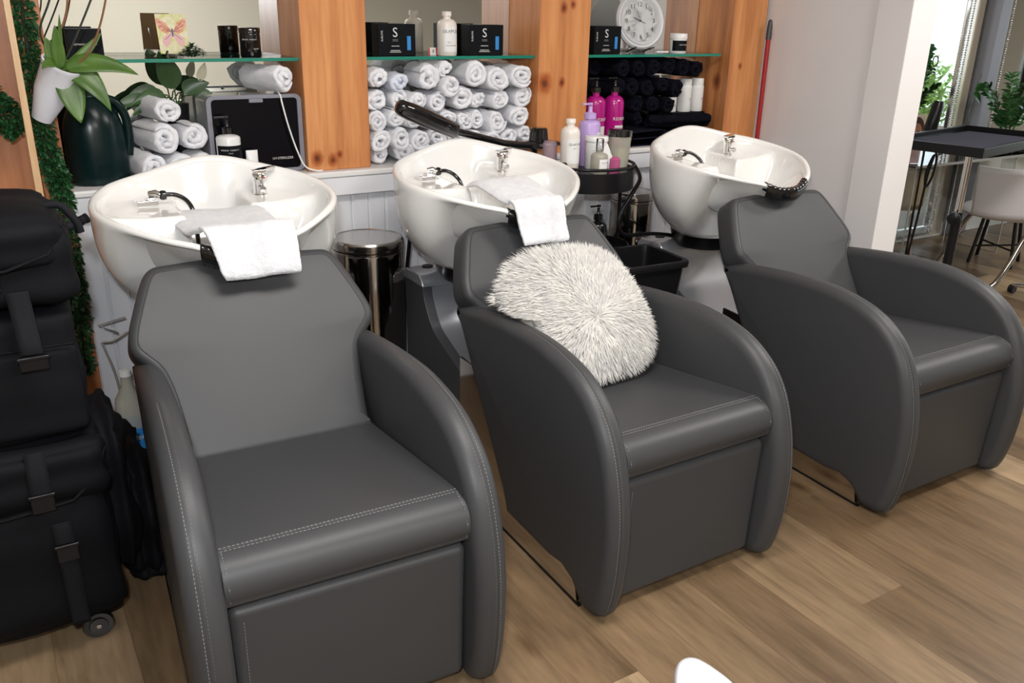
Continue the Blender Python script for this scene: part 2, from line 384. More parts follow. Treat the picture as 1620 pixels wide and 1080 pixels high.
for z in (.35, 2.40): wf.box(9.98, 10.04, -1.4, 3.0, z, z+.05)
wn = struct('window_1', wf, M_botw, bevel=.004)
g = obj('pane', MB().box(10.0, 10.008, -1.35, 2.95, .4, 2.4), M_glass, wn, smooth=None); g['kind'] = 'structure'
text('window_lettering', '304-0', .20, (10.02, 1.02, 1.12), (pi/2, 0, pi/2), M_bp, wn, .001)
# ledge (counter) on top of the beadboard
struct('trim_4', MB().box(.236, 3.50, 3.255, 3.58, .972, .997), M_ledge, bevel=.008, seg=3)
struct('wall_back_niche', MB().box(.12, 3.5, 3.565, 3.58, .997, 2.6), M_cream, smooth=None)
for i, (a, b) in enumerate(((.236, 1.085), (1.345, 2.14), (2.407, 3.275))):
    tag(obj('wall_mirror', MB().box(a-.02, b+.02, 3.556, 3.566, .998, 2.5), M_mirror, smooth=None),
        ['mirror panel behind the glass shelf with the butterfly card', 'mirror panel behind the wall of rolled white towels', 'mirror panel behind the shelf with the round clock'][i], 'mirror')
# pine posts
def post(x0, x1, m, lab, z0=.997, y0=3.30):
    return tag(obj('wooden_post', MB().box(x0, x1, y0, 3.556, z0, 2.6), m, bevel=.004, seg=2), lab, 'post')
post(1.085, 1.345, M_pine, 'wide orange pine post between the first and second basins, knots at its foot')
post(2.14, 2.407, M_pine2, 'orange pine post with dark knots left of the magenta bottles')
post(3.275, 3.50, M_pine3, 'orange pine post beside the red mop pole')
struct('trim_5', MB().box(-.40, .236, 3.27, 3.556, 0, 2.6), M_red, bevel=.004, seg=2)  # left post; the width beyond the frame strip stands in for its mirror reflection

# glass shelves
def shelf(x0, x1, lab):
    t = thing('glass_shelf', lab, 'shelf', (x0, 3.33, 1.408), 0)
    obj('shelf_glass', MB().box(0, x1-x0, .004, .22, 0, .011), M_shelf, t, smooth=None)
    e = obj('polished_edge', MB().box(0, x1-x0, 0, .004, -.0005, .0115), M_sedge, t, smooth=None)
    e['label'] = 'green polished glass edge'
    return t
shelf(.238, 1.083, 'glass shelf with green edge carrying the butterfly card')
shelf(1.347, 2.138, 'glass shelf with green edge above the rolled white towels')
shelf(2.409, 3.24, 'glass shelf with green edge under the round clock')

# ================================================================== SHAMPOO CHAIRS
def stitches(mb, path, d=.009, ln=.0055, r=.0009):
    P = [Vector(p) for p in path]; acc = 0.; nxt = 0.
    for a, b in zip(P, P[1:]):
        L_ = (b-a).length; t = (b-a)/max(L_, 1e-6)
        while nxt < acc+L_:
            q = a+t*(nxt-acc); e = q+t*ln
            up_ = Vector((0, 0, 1)) if abs(t.z) < .8 else Vector((0, 1, 0)); n1 = t.cross(up_).normalized()*r; n2 = t.cross(n1).normalized()*r
            mb.add([q+n1, q+n2, q-n1, q-n2, e+n1, e+n2, e-n1, e-n2], [(0, 1, 5, 4), (1, 2, 6, 5), (2, 3, 7, 6), (3, 0, 4, 7)])
            nxt += d
        acc += L_
    return mb

ARM = [(.075, .006), (.036, .03), (.012, .11), (.0, .215), (.0, .335), (.02, .455), (.062, .565), (.13, .645), (.235, .702), (.39, .730), (.56, .728), (.72, .714), (.88, .692)]
def arm_curve():
    c = spl([(a, b, 0) for a, b in ARM], 5); pts = [(p.x, p.y) for p in c]
    tail = [(.93, .680), (.935, .655), (.885, .585), (.80, .45), (.70, .30), (.60, .14), (.56, .068), (.30, .062), (.235, .072), (.185, .055), (.15, .020), (.135, .004)]
    return pts, pts+tail
def make_arm(s, root):
    top, poly = arm_curve()
    xo = lambda a: s*(.350-.027*a); xi = lambda a: s*(.268-.010*a-.0*a)
    # rounded slab built as cross-layers: inset profile near both faces
    n = len(poly); P = [Vector((a, b)) for a, b in poly]
    nrm = []
    for i in range(n):
        t = (P[(i+1) % n]-P[i-1]).normalized(); nrm.append(Vector((t.y, -t.x)))
    ar = sum(P[i].x*P[(i+1) % n].y-P[(i+1) % n].x*P[i].y for i in range(n))
    sg = 1 if ar > 0 else -1
    layers = []
    rr = .036; K = 6
    for k in range(K+1):
        a = pi/2*k/K; layers.append((1-cos(a), rr*(1-sin(a))))      # (depth fraction, inset)
    vs = []; fs = []
    def add_layer(xf, ins):
        o = len(vs)
        for i in range(n):
            q = P[i]-nrm[i]*sg*ins
            vs.append((xf(P[i].x), q.x, q.y))
        return o
    ids = []
    for df, ins in layers: ids.append(add_layer(lambda a, d=df: xo(a)-s*d*rr, ins))
    for df, ins in reversed(layers): ids.append(add_layer(lambda a, d=df: xi(a)+s*d*rr, ins))
    for A, B in zip(ids, ids[1:]):
        for i in range(n): fs.append((A+i, A+(i+1) % n, B+(i+1) % n, B+i))
    fs.append(tuple(range(ids[0], ids[0]+n))); fs.append(tuple(range(ids[-1], ids[-1]+n)))
    a = obj('armrest', MB().add(vs, fs), M_leather, root, smooth=50)
    # seams: piping line plus stitches following the front edge
    for side, off in (('o', .0), ('i', .0)):
        pass
    sm = MB(); ins = rr*(1-sin(radians(62)))
    path = []
    for i in range(len(top)-12):
        q = P[i]-nrm[i]*sg*(.0012)
        xm = xo(P[i].x)-s*.033
        path.append((xm, q.x, q.y))
    st = MB()
    stitches(st, [(p[0]+.006, p[1]-.0005, p[2]+.0003) for p in path]); stitches(st, [(p[0]-.006, p[1]-.0005, p[2]+.0003) for p in path])
    t_ = obj('seam_stitching', st, M_thread, a, smooth=None, fix=False)
    sm.tube([(p[0], p[1], p[2]) for p in path], .0016, 5); q = obj('seam', sm, M_leather_s, a)
    return a

def make_basin(root):
    cy = 1.275
    def Rm(th):
        x, y = cos(th), sin(th)
        r = .355
        r += .012*max(0, -sin(2*th+pi/2)) * 0
        if y > 0: r -= .035*y**2
        else: r += .010*y**2-.022*(sin(2*abs(th)))**2
        return r
    def Zr(x, y):
        z = 1.028+.15*y
        if y > 0: z += .046*exp(-((x-.035)/.175)**2)*min(1, y/.2)
        if y < 0: z += -.022*exp(-(x/.10)**4)*min(1, -y/.25)
        z += .014*min(1, abs(x)/.3)**2
        return z
    n = 112; rows = []
    vs = []; fs = []
    def th(k): return -pi+2*pi*k/n
    def ring(fn):
        o = len(vs)
        for k in range(n): vs.append(fn(th(k)))
        return o
    ids = []
    zb = .685
    # outer body, from the bottom up
    def outer(t):
        def f(a):
            x, y = cos(a), sin(a); R_ = Rm(a); fr = max(0, min(1, (-y-.15)/.6)); fr = fr*fr*(3-2*fr)
            cx, cyb = 0, .07
            rb = .15
            p = 3.1*(1-fr)+.72*fr
            q = 1-t**p
            ex, ey = R_*x, R_*y; bx, by = rb*x*1.1, rb*y*.9+cyb
            z = zb+(Zr(ex, ey)-.012-zb)*(1-t**(1+.35*fr))
            return (bx+(ex-bx)*q, cy+by+(ey-by)*q, z)
        return f
    for i in range(18, 0, -1): ids.append(ring(outer(i/18)))
    def rimring(dr, dz):
        def f(a):
            R_ = Rm(a)+dr; x, y = R_*cos(a), R_*sin(a); return (x, cy+y, Zr(Rm(a)*cos(a), Rm(a)*sin(a))+dz)
        return f
    for dr, dz in ((.001, -.012), (-.001, -.004), (-.006, .001), (-.013, .002), (-.020, -.001), (-.026, -.007), (-.029, -.016)): ids.append(ring(rimring(dr, dz)))
    def sst(a, b, v):
        t = max(0, min(1, (v-a)/(b-a))); return t*t*(3-2*t)
    def inner(rho):
        def f(a):
            R_ = (Rm(a)-.030)*rho; x, y = R_*cos(a), R_*sin(a); zr = Zr(Rm(a)*cos(a), Rm(a)*sin(a))-.02
            fl = .80+.02*(-y if y < 0 else 0)
            e = 5.0 if y > -.05 else 5.0+(2.4-5.0)*min(1, (-y-.05)/.15)
            z = fl+(zr-fl)*rho**e
            sx = sst(.075, .105, abs(x)); sy = sst(.02, .06, y) if x > 0 else sst(-.10, -.04, y)
            sh = sx*sy
            zs = 1.0+.02*rho**6
            z = max(z, z+(min(zs, max(z, zs))-z)*sh) if z < zs else z
            return (x, cy+y, z)
        return f
    for i in range(30, 0, -1): ids.append(ring(inner(i/30)))
    for A, B in zip(ids, ids[1:]):
        for k in range(n): fs.append((A+k, A+(k+1) % n, B+(k+1) % n, B+k))
    vs.append((0, cy, .80)); c0 = len(vs)-1
    for k in range(n): fs.append((ids[-1]+k, ids[-1]+(k+1) % n, c0))
    fs.append(tuple(range(ids[0], ids[0]+n)))
    b = obj('basin', MB().add(vs, fs), M_cer, root, smooth=180, fix=True)
    b['label'] = 'white ceramic wash basin'
    # neck rest: black rubber strip folded over the front notch of the rim
    nr = MB()
    def nf(u, v):
        a = -pi/2+(u-.5)*.66; R_ = Rm(a); x, y = R_*cos(a), R_*sin(a); z = Zr(x, y)
        prof = [(-.034, -.030), (-.0305, -.012), (-.024, .0015), (-.013, .0048), (-.003, .0015), (.0035, -.010), (.001, -.03), (-.010, -.05)]
        q = v*(len(prof)-1); i = min(int(q), len(prof)-2); t = q-i
        dr = prof[i][0]*(1-t)+prof[i+1][0]*t; dz = prof[i][1]*(1-t)+prof[i+1][1]*t
        fd = 1+.02*sin(u*90)
        return ((R_+dr*fd)*cos(a), cy+(R_+dr*fd)*sin(a), z+dz+.001*sin(u*70+v*3))
    nr.grid(nf, 50, 22); obj('neck_rest', nr, M_bgl, b, smooth=180, solid=.003)
    # faucet on the right shoulder
    fx, fy, fz = .165, cy+.185, 1.0
    fa = MB().lathe([(.0, 0), (.027, 0), (.027, .005), (.0215, .007), (.0215, .052), (.0235, .053), (.0235, .072), (.019, .078), (0, .079)], (fx, fy, fz), 28)
    fa.tube([(fx, fy-.015, fz+.03), (fx, fy-.045, fz+.028)], .010, 12)
    f_ = obj('faucet', fa, M_chrome, b, smooth=40)
    lv = MB().grid(lambda u, v: (fx+.018*(v-.5)*2*(1-.25*u)+.012*u, fy-.018+.075*u*.3, fz+.080+.014*sin(u*2.2)+.0*v), 8, 5)
    lv = MB(); lv.prism([(-.022, -.018), (.022, -.018), (.026, .0), (.060, .022), (.058, .030), (.0, .020), (-.022, .014)], lambda a, c: (fx+a, fy+c, fz+.076), lambda a, c: (fx+a, fy+c, fz+.086+max(0, a)*.12))
    obj('faucet_lever', lv, M_chrome, b, smooth=30, bevel=.003, seg=3)
    obj('temperature_dot', MB().lathe([(0, 0), (.003, 0), (.003, .002), (0, .002)], n=10, M=R(pi/2, 'X')).xf(T(fx+.012, fy-.021, fz+.062)), mat('red_dot', (.5, .01, .02), .4), b)
    # hand shower holder and hose on the left shoulder
    hx, hy, hz = -.19, cy+.14, 1.002
    hb = MB(); hb.box(-.032, .032, -.022, .022, 0, .020); hb.box(.0, .026, -.012, .020, .018, .026); hb.xf(T(hx, hy, hz) @ R(radians(8), 'Z'))
    obj('hand_shower_holder', hb, M_chrome, b, bevel=.004, seg=3)
    hs = MB().tube([(hx+.012, hy+.01, hz+.034), (hx+.03, hy+.004, hz+.036), (hx+.045, hy-.002, hz+.030)], [.010, .013, .011], 14)
    obj('hand_shower', hs, M_chrome, b)
    kn = MB().lathe([(0, 0), (.013, .002), (.016, .01), (.014, .02), (0, .022)], n=16, M=R(pi/2, 'Y')).xf(T(hx+.04, hy, hz+.03))
    obj('hose_collar', kn, M_bgl, b)
    ho = spl([(hx+.05, hy-.002, hz+.031), (hx+.085, hy-.006, hz+.030), (hx+.115, hy-.02, hz+.012), (hx+.128, hy-.045, hz-.02), (hx+.13, hy-.06, hz-.08), (hx+.13, hy-.07, hz-.15)], 8)
    obj('shower_hose', MB().tube(ho, .0072, 10), M_bgl, b)
    return b

def make_unit(label):
    t = thing('shampoo_chair', label, 'shampoo chair', (0, 0, 0), 0, 'grey shampoo chairs with white basins')
    for s in (-1, 1): make_arm(s, t)
    # seat cushion: side profile extruded across, tapering to the rear
    sp = spl([(.70, .455, 0), (.70, .475, 0), (.62, .482, 0), (.40, .508, 0), (.20, .532, 0), (.115, .538, 0), (.068, .522, 0), (.048, .485, 0), (.054, .450, 0), (.085, .430, 0), (.30, .422, 0), (.68, .44, 0)], 5, True)
    pr_ = [(p.x, p.y) for p in sp]
    hw = lambda a: .272-.022*a/.65
    sc = obj('seat_cushion', MB().prism(pr_, lambda a, z: (-hw(a), a, z), lambda a, z: (hw(a), a, z)), M_leather, t, bevel=.014, seg=4, smooth=50)
    st = MB(); y0, z0 = .118, .5392
    ln = [(-.262+.524*k/40, y0, z0-.0006) for k in range(41)]
    stitches(st, [(a, b-.006, c) for a, b, c in ln]); stitches(st, [(a, b+.006, c+.0003) for a, b, c in ln])
    for s in (-1, 1):
        stitches(st, [(s*(hw(0)-.012), a, z) for a, z in [(.105, .5395), (.066, .523), (.0465, .485), (.052, .452)]])
    obj('seam_stitching', st, M_thread, sc, smooth=None, fix=False)
    obj('seam', MB().tube(ln, .0018, 5), M_leather_s, sc)
    # front panel
    mb = MB(); hwp = .266
    def fp(u, v):
        pass
    pp = [(-hwp, .028), (hwp, .028), (hwp, .422), (-hwp, .422)]
    pn = obj('leg_panel', MB().prism(pp, lambda a, z: (a, .074-.035*z, z), lambda a, z: (a, .16-.035*z, z)), M_leather, t, bevel=.022, seg=5, smooth=50)
    st = MB(); stitches(st, [(-hwp+.028, .0725-.035*z, z) for z in (.06, .39)])
    obj('seam_stitching', st, M_thread, pn, smooth=None, fix=False)
    # seat box hidden between the arms
    obj('seat_box', MB().box(-.25, .25, .16, .62, .05, .42), M_leather, t, bevel=.01)
    # backrest slab, reclined
    half = [(.246, 0.0), (.252, .10), (.262, .20), (.277, .262), (.305, .300), (.322, .322), (.329, .350), (.322, .392), (.300, .455), (.278, .512), (.262, .545), (.240, .566), (.205, .573), (.10, .580), (0, .583)]
    c = spl([(a, b, 0) for a, b in half], 4)
    right = [(p.x, p.y) for p in c]; outl = right+[(-a, b) for a, b in reversed(right[:-1])]
    ang = atan2(.46, .335)
    def bp(depth):
        def f(a, v):
            # slight wrap: wings come forward
            w = .022*(abs(a)/.33)**3
            return (a, .655+v*cos(ang)+depth*sin(ang)-w*sin(ang), .462+v*sin(ang)-depth*cos(ang)+w*cos(ang))
        return f
    # layered rounded slab with a puffed face
    P = [Vector(p) for p in outl]; n = len(P); nr = []
    for i in range(n):
        tt = (P[(i+1) % n]-P[i-1]).normalized(); nr.append(Vector((tt.y, -tt.x)))
    cen = Vector((0, .3)); vs = []; fs = []; ids = []
    rr = .028; K = 6; th_ = .115
    def layer(depth, ins, sc_=1.):
        o = len(vs)
        for i in range(n):
            q = P[i]-nr[i]*ins; q = cen+(q-cen)*sc_; vs.append(bp(depth)(q.x, q.y))
        ids.append(o)
    for k in range(9, 0, -1): s_ = 1-(k/9.)*.97; layer(-.010*(1-s_**3), rr, s_)
    for k in range(K+1): a = pi/2*k/K; layer(rr*(1-cos(a)), rr*(1-sin(a)))
    for k in range(K, -1, -1): a = pi/2*k/K; layer(th_-rr*(1-cos(a)), rr*(1-sin(a)))
    for A, B in zip(ids, ids[1:]):
        for i in range(n): fs.append((A+i, A+(i+1) % n, B+(i+1) % n, B+i))
    fs.append(tuple(range(ids[0], ids[0]+n))); fs.append(tuple(range(ids[-1], ids[-1]+n)))
    br = obj('backrest', MB().add(vs, fs), M_leather, t, smooth=60)
    sm = MB(); pth = []
    for i in range(n):
        q = P[i]-nr[i]*(rr-.004); pth.append(bp(.0007)(q.x, q.y))
    sm.tube(pth, .0022, 6); obj('piping', sm, M_leather_s, br)
    # polished side plates
    for s in (-1, 1):
        pl = [(.148, .004), (.90, .004), (.90, .50), (.80, .50), (.60, .20), (.30, .20), (.17, .10)]
        q = obj('side_plate', MB().prism(pl, lambda a, z: (s*(.336-.027*a), a, z), lambda a, z: (s*(.344-.027*a), a, z)), M_chrome2, t, smooth=None)
        obj('plate_foot', MB().prism([(.135, 0), (.90, 0), (.90, .006), (.135, .006)], lambda a, z: (s*(.335-.027*a), a, z), lambda a, z: (s*(.3465-.027*a), a, z)), M_bp, q, smooth=None)
    # pedestal under the basin
    side = spl([(1.60, .0, 0), (1.60, .0, 0), (1.585, .30, 0), (1.59, .585, 0)], 5)
    front = spl([(1.425, .585, 0), (1.41, .53, 0), (1.345, .44, 0), (1.25, .395, 0), (1.10, .33, 0), (.96, .20, 0), (.90, .0, 0)], 6)
    poly = [(p.x, p.y) for p in side]+[(p.x, p.y) for p in front]
    pd = MB()
    for s in (-1, 1): pd.prism(poly, lambda a, z: (s*.205, a, z), lambda a, z: (s*.165, a, z))
    p_ = obj('pedestal', pd, M_pedd, t, bevel=.006, seg=2, smooth=45)
    fr = [(p.x, p.y) for p in front]
    mid = MB(); inner = [(a+.012, z-.006) for a, z in fr]
    mid.prism(inner+[(1.58, 0), (1.58, .585)], lambda a, z: (-.168, a, z), lambda a, z: (.168, a, z))
    obj('pedestal_front', mid, M_silver, p_, smooth=45)
    lp = MB().prism([(1.60, .584), (1.60, .600), (1.575, .628), (1.45, .632), (1.425, .615), (1.415, .584)], lambda a, z: (-.212, a, z), lambda a, z: (.212, a, z))
    obj('pedestal_top', lp, M_silver, p_, bevel=.008, seg=3)
    obj('pedestal_cap', MB().lathe([(0, 0), (.022, 0), (.022, .004), (.016, .006), (0, .003)], (-.13, 1.535, .631), 24), M_bp, p_)
    obj('basin_collar', MB().lathe([(0, 0), (.13, 0), (.15, .03), (.16, .085), (0, .085)], (0, 1.40-.02, .620), 32), M_bp, p_)
    ob = MB().prism([(.60, .03), (1.0, .03), (1.0, .36), (.80, .40), (.66, .40)], lambda a, z: (-.24, a, z), lambda a, z: (.24, a, z))
    obj('lower_frame', ob, M_pedd, t, smooth=None)
    b = make_basin(t)
    return t, b
unit, bas = make_unit('nearest grey shampoo chair at left, empty seat, white towel over its basin front')
unit.location = (.548, 1.475, 0); unit.rotation_euler = (0, 0, radians(-2.7)); unit.scale = (1.035, 1, 1)
u2_ = dup(unit, (1.592, 1.5, 0), 0, 'middle grey shampoo chair holding the shaggy cream pillow')
u3_ = dup(unit, (2.757, 1.455, 0), radians(-.5), 'far right grey shampoo chair beside the white partition wall, no towel on its basin')

# ================================================================== TOWELS OVER THE BASINS
def drape(name, label, pts, hw, loc, rz, seedv, skew=0.):
    rnd = random.Random(seedv)
    c = spl([(0, a, b) for a, b in pts], 10); ph = [rnd.uniform(0, 6) for _ in range(4)]
    def f(u, v):
        q = v*(len(c)-1); i = min(int(q), len(c)-2); p = c[i].lerp(c[i+1], q-i)
        wd = hw(v); x = (u-.5)*2*wd+skew*v
        fold = .008*sin(u*6+ph[0]+v*2)+.005*sin(u*13+ph[1]+v*3)
        edge = -.012*max(0, abs(u-.5)*2-.86)/.14
        return (x, p.y-fold*.6+.0, p.z+fold*.4+edge*(1 if v < .45 else 0))
    t = thing(name, label, 'towel', loc, rz, 'white hand towels over the basins')
    o = obj('towel_cloth', MB().grid(f, 36, 70), M_tow, t, smooth=180, solid=.013)
    q = o.modifiers.new('sub', 'SUBSURF'); q.levels = 1; q.render_levels = 1
    tex = bpy.data.textures.new('cloth_noise', 'CLOUDS'); tex.noise_scale = .012
    d = o.modifiers.new('d', 'DISPLACE'); d.texture = tex; d.strength = .0035; d.mid_level = .5
    # hem rolled under at the bottom
    b = c[-1]; wd = hw(1)
    rl = [(skew+(k/12-.5)*2*wd*.95, b.y+.006+.003*sin(k), b.z+.004+.005*sin(k*.7)) for k in range(13)]
    return t
drape('hand_towel', 'folded white hand towel hanging over the front of the nearest basin',
      [(.40, .005), (.32, .012), (.22, .006), (.12, .010), (.04, .032), (.0, .042), (-.030, .040), (-.062, .012), (-.082, -.030), (-.096, -.070), (-.092, -.084), (-.078, -.080)],
      lambda v: .155-.055*v, (.590, 2.452, .975), radians(-3), 3, .045)
drape('hand_towel', 'folded white hand towel hanging over the front of the middle basin',
      [(.26, .045), (.20, .060), (.12, .050), (.04, .036), (-.0, .032), (-.03, .028), (-.05, .0), (-.066, -.05), (-.088, -.092), (-.088, -.104)],
      lambda v: .115-.025*v, (1.585, 2.452, .975), radians(0), 5, .0)

# ================================================================== SHAGGY PILLOW
def pillow():
    t = thing('shaggy_pillow', 'shaggy cream pillow with long fringe, leaning in the middle chair', 'pillow', (1.55, 2.125, .690), 0)
    N = Vector((.04, -.76, .65)).normalized(); U = Vector((.95, -.14, -.13)); U = (U-U.dot(N)*N).normalized(); V = N.cross(U)
    if V.z < 0: V = -V
    M = Matrix((( U.x, V.x, N.x, 0), (U.y, V.y, N.y, 0), (U.z, V.z, N.z, 0), (0, 0, 0, 1)))
    O = Vector((1.55, 2.125, .690))
    def soft(q, lift=True):
        p = O+M @ Vector(q)
        if p.z < .745:
            if lift and p.x < 1.345 and p.z > .655: p.z = .742+.05*(p.z-.655)
            else: p.x = min(max(p.x, 1.345), 1.84)
        p.z = max(p.z, .512-.04*(p.y-2.0)); lim = 2.150+(p.z-.462)*.728
        p.y = min(p.y, lim)
        return p-O
    rot = radians(14)
    def prof(a):
        # rounded square outline with four soft corners
        a2 = a-rot; k = (abs(cos(a2))**3.0+abs(sin(a2))**3.0)**(-1/3.0)
        return .222*k
    def surf(a, rho, s):
        r = prof(a)*rho; h = .085*(1-rho**2.6)**.7
        return Vector((r*cos(a)*1.04, r*sin(a)*.90, s*h))
    vs = []; fs = []; n = 48; ids = []
    for s in (1, -1):
        for j in range(10):
            rho = max(.001, (j+1)/10) if s > 0 else max(.001, (9-j)/10)
            ids.append(len(vs))
            for k in range(n): vs.append(surf(2*pi*k/n, rho, s))
    for A, B in zip(ids, ids[1:]):
        for k in range(n): fs.append((A+k, A+(k+1) % n, B+(k+1) % n, B+k))
    fs.append(tuple(range(ids[0], ids[0]+n)))
    obj('pillow_body', MB().add([soft(v, False) for v in vs], fs), M_furb, t, smooth=180)
    rnd = random.Random(11); mb = MB()
    cx = Vector((.02, -.045, 0))
    for i in range(26000):
        a = rnd.uniform(0, 2*pi); rho = sqrt(rnd.random()); s = 1 if rnd.random() < .84 else -1
        if s < 0 and rho < .5: continue
        p = surf(a, rho, s)
        d = Vector((p.x, p.y, 0))-cx; dl = d.length; d = d.normalized() if dl > 1e-4 else Vector((1, 0, 0))
        ja = rnd.gauss(0, .28)+.35*sin(3*a); d = Vector((d.x*cos(ja)-d.y*sin(ja), d.x*sin(ja)+d.y*cos(ja), 0))
        L_ = rnd.uniform(.040, .068)*(1.0 if rho < .9 else 1.0)
        lift = rnd.uniform(.0, .30)*(1 if dl > .04 else .6)
        nn = Vector((0, 0, s)); e = max(0, rho-.75)*2.2
        d0 = (d*(.75)+nn*(lift+.35)*(1-.5*e)).normalized(); d1 = (d*1.0+nn*(lift*.6-.32)).normalized()
        d1 = (d1+Vector((-0.0, -.18, -.0))).normalized()
        w = rnd.uniform(.0009, .0016); sd = d0.cross(nn); sd = sd.normalized() if sd.length > 1e-3 else Vector((1, 0, 0))
        sd = (sd+Vector((rnd.uniform(-.5, .5), rnd.uniform(-.5, .5), rnd.uniform(-.5, .5)))).normalized()
        p1 = p+d0*L_*.35; p2 = p1+(d0+d1).normalized()*L_*.35; p3 = p2+d1*L_*.32
        mb.add([p-sd*w, p+sd*w, p1-sd*w, p1+sd*w, p2-sd*w*.9, p2+sd*w*.9, p3], [(0, 1, 3, 2), (2, 3, 5, 4), (4, 5, 6)])
    # a stray wisp on the left
    for i in range(60):
        p = Vector((-.26, .03+rnd.gauss(0, .006), .02)); d = Vector((-1, rnd.gauss(.1, .15), rnd.gauss(0, .1))).normalized(); w = .0009
        p1 = p+d*.04; p2 = p1+(d+Vector((0, -.2, 0))).normalized()*rnd.uniform(.015, .04)
        mb.add([p-Vector((0, w, 0)), p+Vector((0, w, 0)), p1-Vector((0, w, 0)), p1+Vector((0, w, 0)), p2], [(0, 1, 3, 2), (2, 3, 4)])
    mb.v = [tuple(soft(v)) for v in mb.v]
    mb.f = [f_ for f_ in mb.f if max((Vector(mb.v[i])-Vector(mb.v[f_[0]])).length for i in f_) < .034]; mb.m = [0]*len(mb.f)
    f = obj('fringe', mb, M_fur, t, smooth=None, fix=False); f['kind'] = 'stuff'
pillow()

# ================================================================== ROLLED TOWELS
def roll_mesh(R_, L_, seedv, turns=2.3, oval=1.0):
    rnd = random.Random(seedv); mb = MB(); n = 54; t = R_/(turns+.55)
    ph = [rnd.uniform(0, 6.3) for _ in range(6)]
    # spiral sheet centre line, from the core outward
    cl = []
    for i in range(n):
        u = i/(n-1); a = u*turns*2*pi+ph[0]; r = t*.35+(R_-t*.85)*u
        r *= 1+.07*sin(2*a+ph[1])+.04*sin(3*a+ph[2])
        cl.append(Vector((r*cos(a)*oval, r*sin(a)/oval)))
    prof = [(-1, 0), (-.8, .55), (-.3, .95), (.3, .95), (.8, .55), (1, 0)]   # cap bulge across thickness
    secs = []
    for i, c in enumerate(cl):
        tg = (cl[min(i+1, n-1)]-cl[max(i-1, 0)]).normalized(); nn = Vector((-tg.y, tg.x))
        hw = t*.47*(1-.10*sin(i*1.7+ph[3])); hw *= max(.25, min(1, (n-1-i)/6+.2)); c = c*(1-.10*max(0, (i-n+8)/8)); row = []
        j1 = .004*sin(i*.45+ph[4])-.006*(1-i/(n-1)); j2 = .006*sin(i*.4+ph[5])
        for e, bl in prof:
            p = c+nn*hw*e; row.append(Vector((p.x, -bl*t*.42+j1+.006, p.y)))
        for e, bl in reversed(prof):
            p = c+nn*hw*e; row.append(Vector((p.x, L_+bl*t*.42+j2, p.y)))
        secs.append(row)
    # middle ring on the outside for wrinkles: subdivide along the length
    m = len(prof)
    def expand(row):
        f = row[:m]; b = row[m:]; K = 5; up_ = []; dn = []
        for k in range(1, K):
            q = k/K
            up_.append(f[-1].lerp(b[0], q)); dn.append(b[-1].lerp(f[0], q))
        return f+up_+b+dn
    secs = [expand(r) for r in secs]; w = len(secs[0])
    for i, r in enumerate(secs):
        for k in range(w):
            p = r[k]; wob = .0022*sin(p.y*60+i*.5+ph[1])*(i/n); r[k] = Vector((p.x*(1+wob/R_*1.2), p.y, p.z*(1+wob/R_*1.2)))
    vs = [p for r in secs for p in r]; fs = []
    for i in range(n-1):
        for k in range(w): fs.append((i*w+k, i*w+(k+1) % w, (i+1)*w+(k+1) % w, (i+1)*w+k))
    fs.append(tuple(range(w))); fs.append(tuple(range((n-1)*w, n*w)))
    return mb.add(vs, fs)
ROLL = {}
def roll(kind, R_, x, y, z, label, group, L_=.20, rz=0, tilt=0, spin=0, m=None, name='rolled_towel', turns=2.3, oval=1.0):
    key = (kind, round(R_, 3), round(L_, 2), turns, oval)
    var = random.randrange(4); key = key+(var,)
    if key not in ROLL:
        o = obj('rolled_towel', roll_mesh(R_, L_, hash(str(key)) % 997 if False else int(R_*1e4)+var*17+int(turns*10), turns, oval), m or M_towr, smooth=180)
        tex = bpy.data.textures.get('terry_noise') or bpy.data.textures.new('terry_noise', 'CLOUDS'); tex.noise_scale = .014
        d = o.modifiers.new('d', 'DISPLACE'); d.texture = tex; d.strength = .012; d.mid_level = .5; d.texture_coords = 'LOCAL'
        ROLL[key] = o
    else:
        o = ROLL[key].copy(); C.objects.link(o)
    o.location = (x, y, z); o.rotation_euler = Euler((tilt, spin, rz), 'YXZ') if False else Euler((tilt, 0, rz))
    if spin: o.rotation_euler = (Matrix.Rotation(rz, 3, 'Z') @ Matrix.Rotation(tilt, 3, 'X') @ Matrix.Rotation(spin, 3, 'Y')).to_euler()
    tag(o, label, 'towel', group)
    return o

# middle bay: positions of the roll ends (x, z, radius) read left to right, row by row
def cz(u, v): # fraction of the bay opening -> x, z at the bay front
    return 1.352+u*.785, 1.0+(1-v*.975)*.408
G2 = 'rolled white towels in the niche between the two posts'
bay = [ # u, v, r
 (.05, .17, .037), (.165, .215, .036), (.325, .18, .047), (.44, .07, .030), (.455, .26, .040), (.60, .16, .048), (.755, .21, .049), (.905, .18, .047),
 (.05, .39, .040), (.17, .38, .036), (.275, .40, .036), (.385, .415, .036), (.535, .40, .047), (.655, .42, .033), (.775, .43, .041), (.935, .40, .042),
 (.04, .60, .037), (.145, .565, .035), (.25, .60, .037), (.355, .615, .036), (.45, .60, .032), (.55, .62, .034), (.645, .62, .034), (.76, .66, .045), (.905, .62, .043),
 (.05, .80, .040), (.17, .765, .040), (.285, .80, .038), (.40, .80, .038), (.51, .80, .038), (.625, .82, .036), (.73, .86, .035), (.84, .83, .038), (.95, .82, .034),
 (.06, .955, .034), (.19, .95, .040), (.31, .965, .036), (.42, .965, .034), (.53, .965, .034), (.64, .97, .033)]
names_r = ['top row', 'second row', 'middle row', 'fourth row', 'bottom row']
cnt = 0
rows_i = [8, 8, 9, 9, 6]
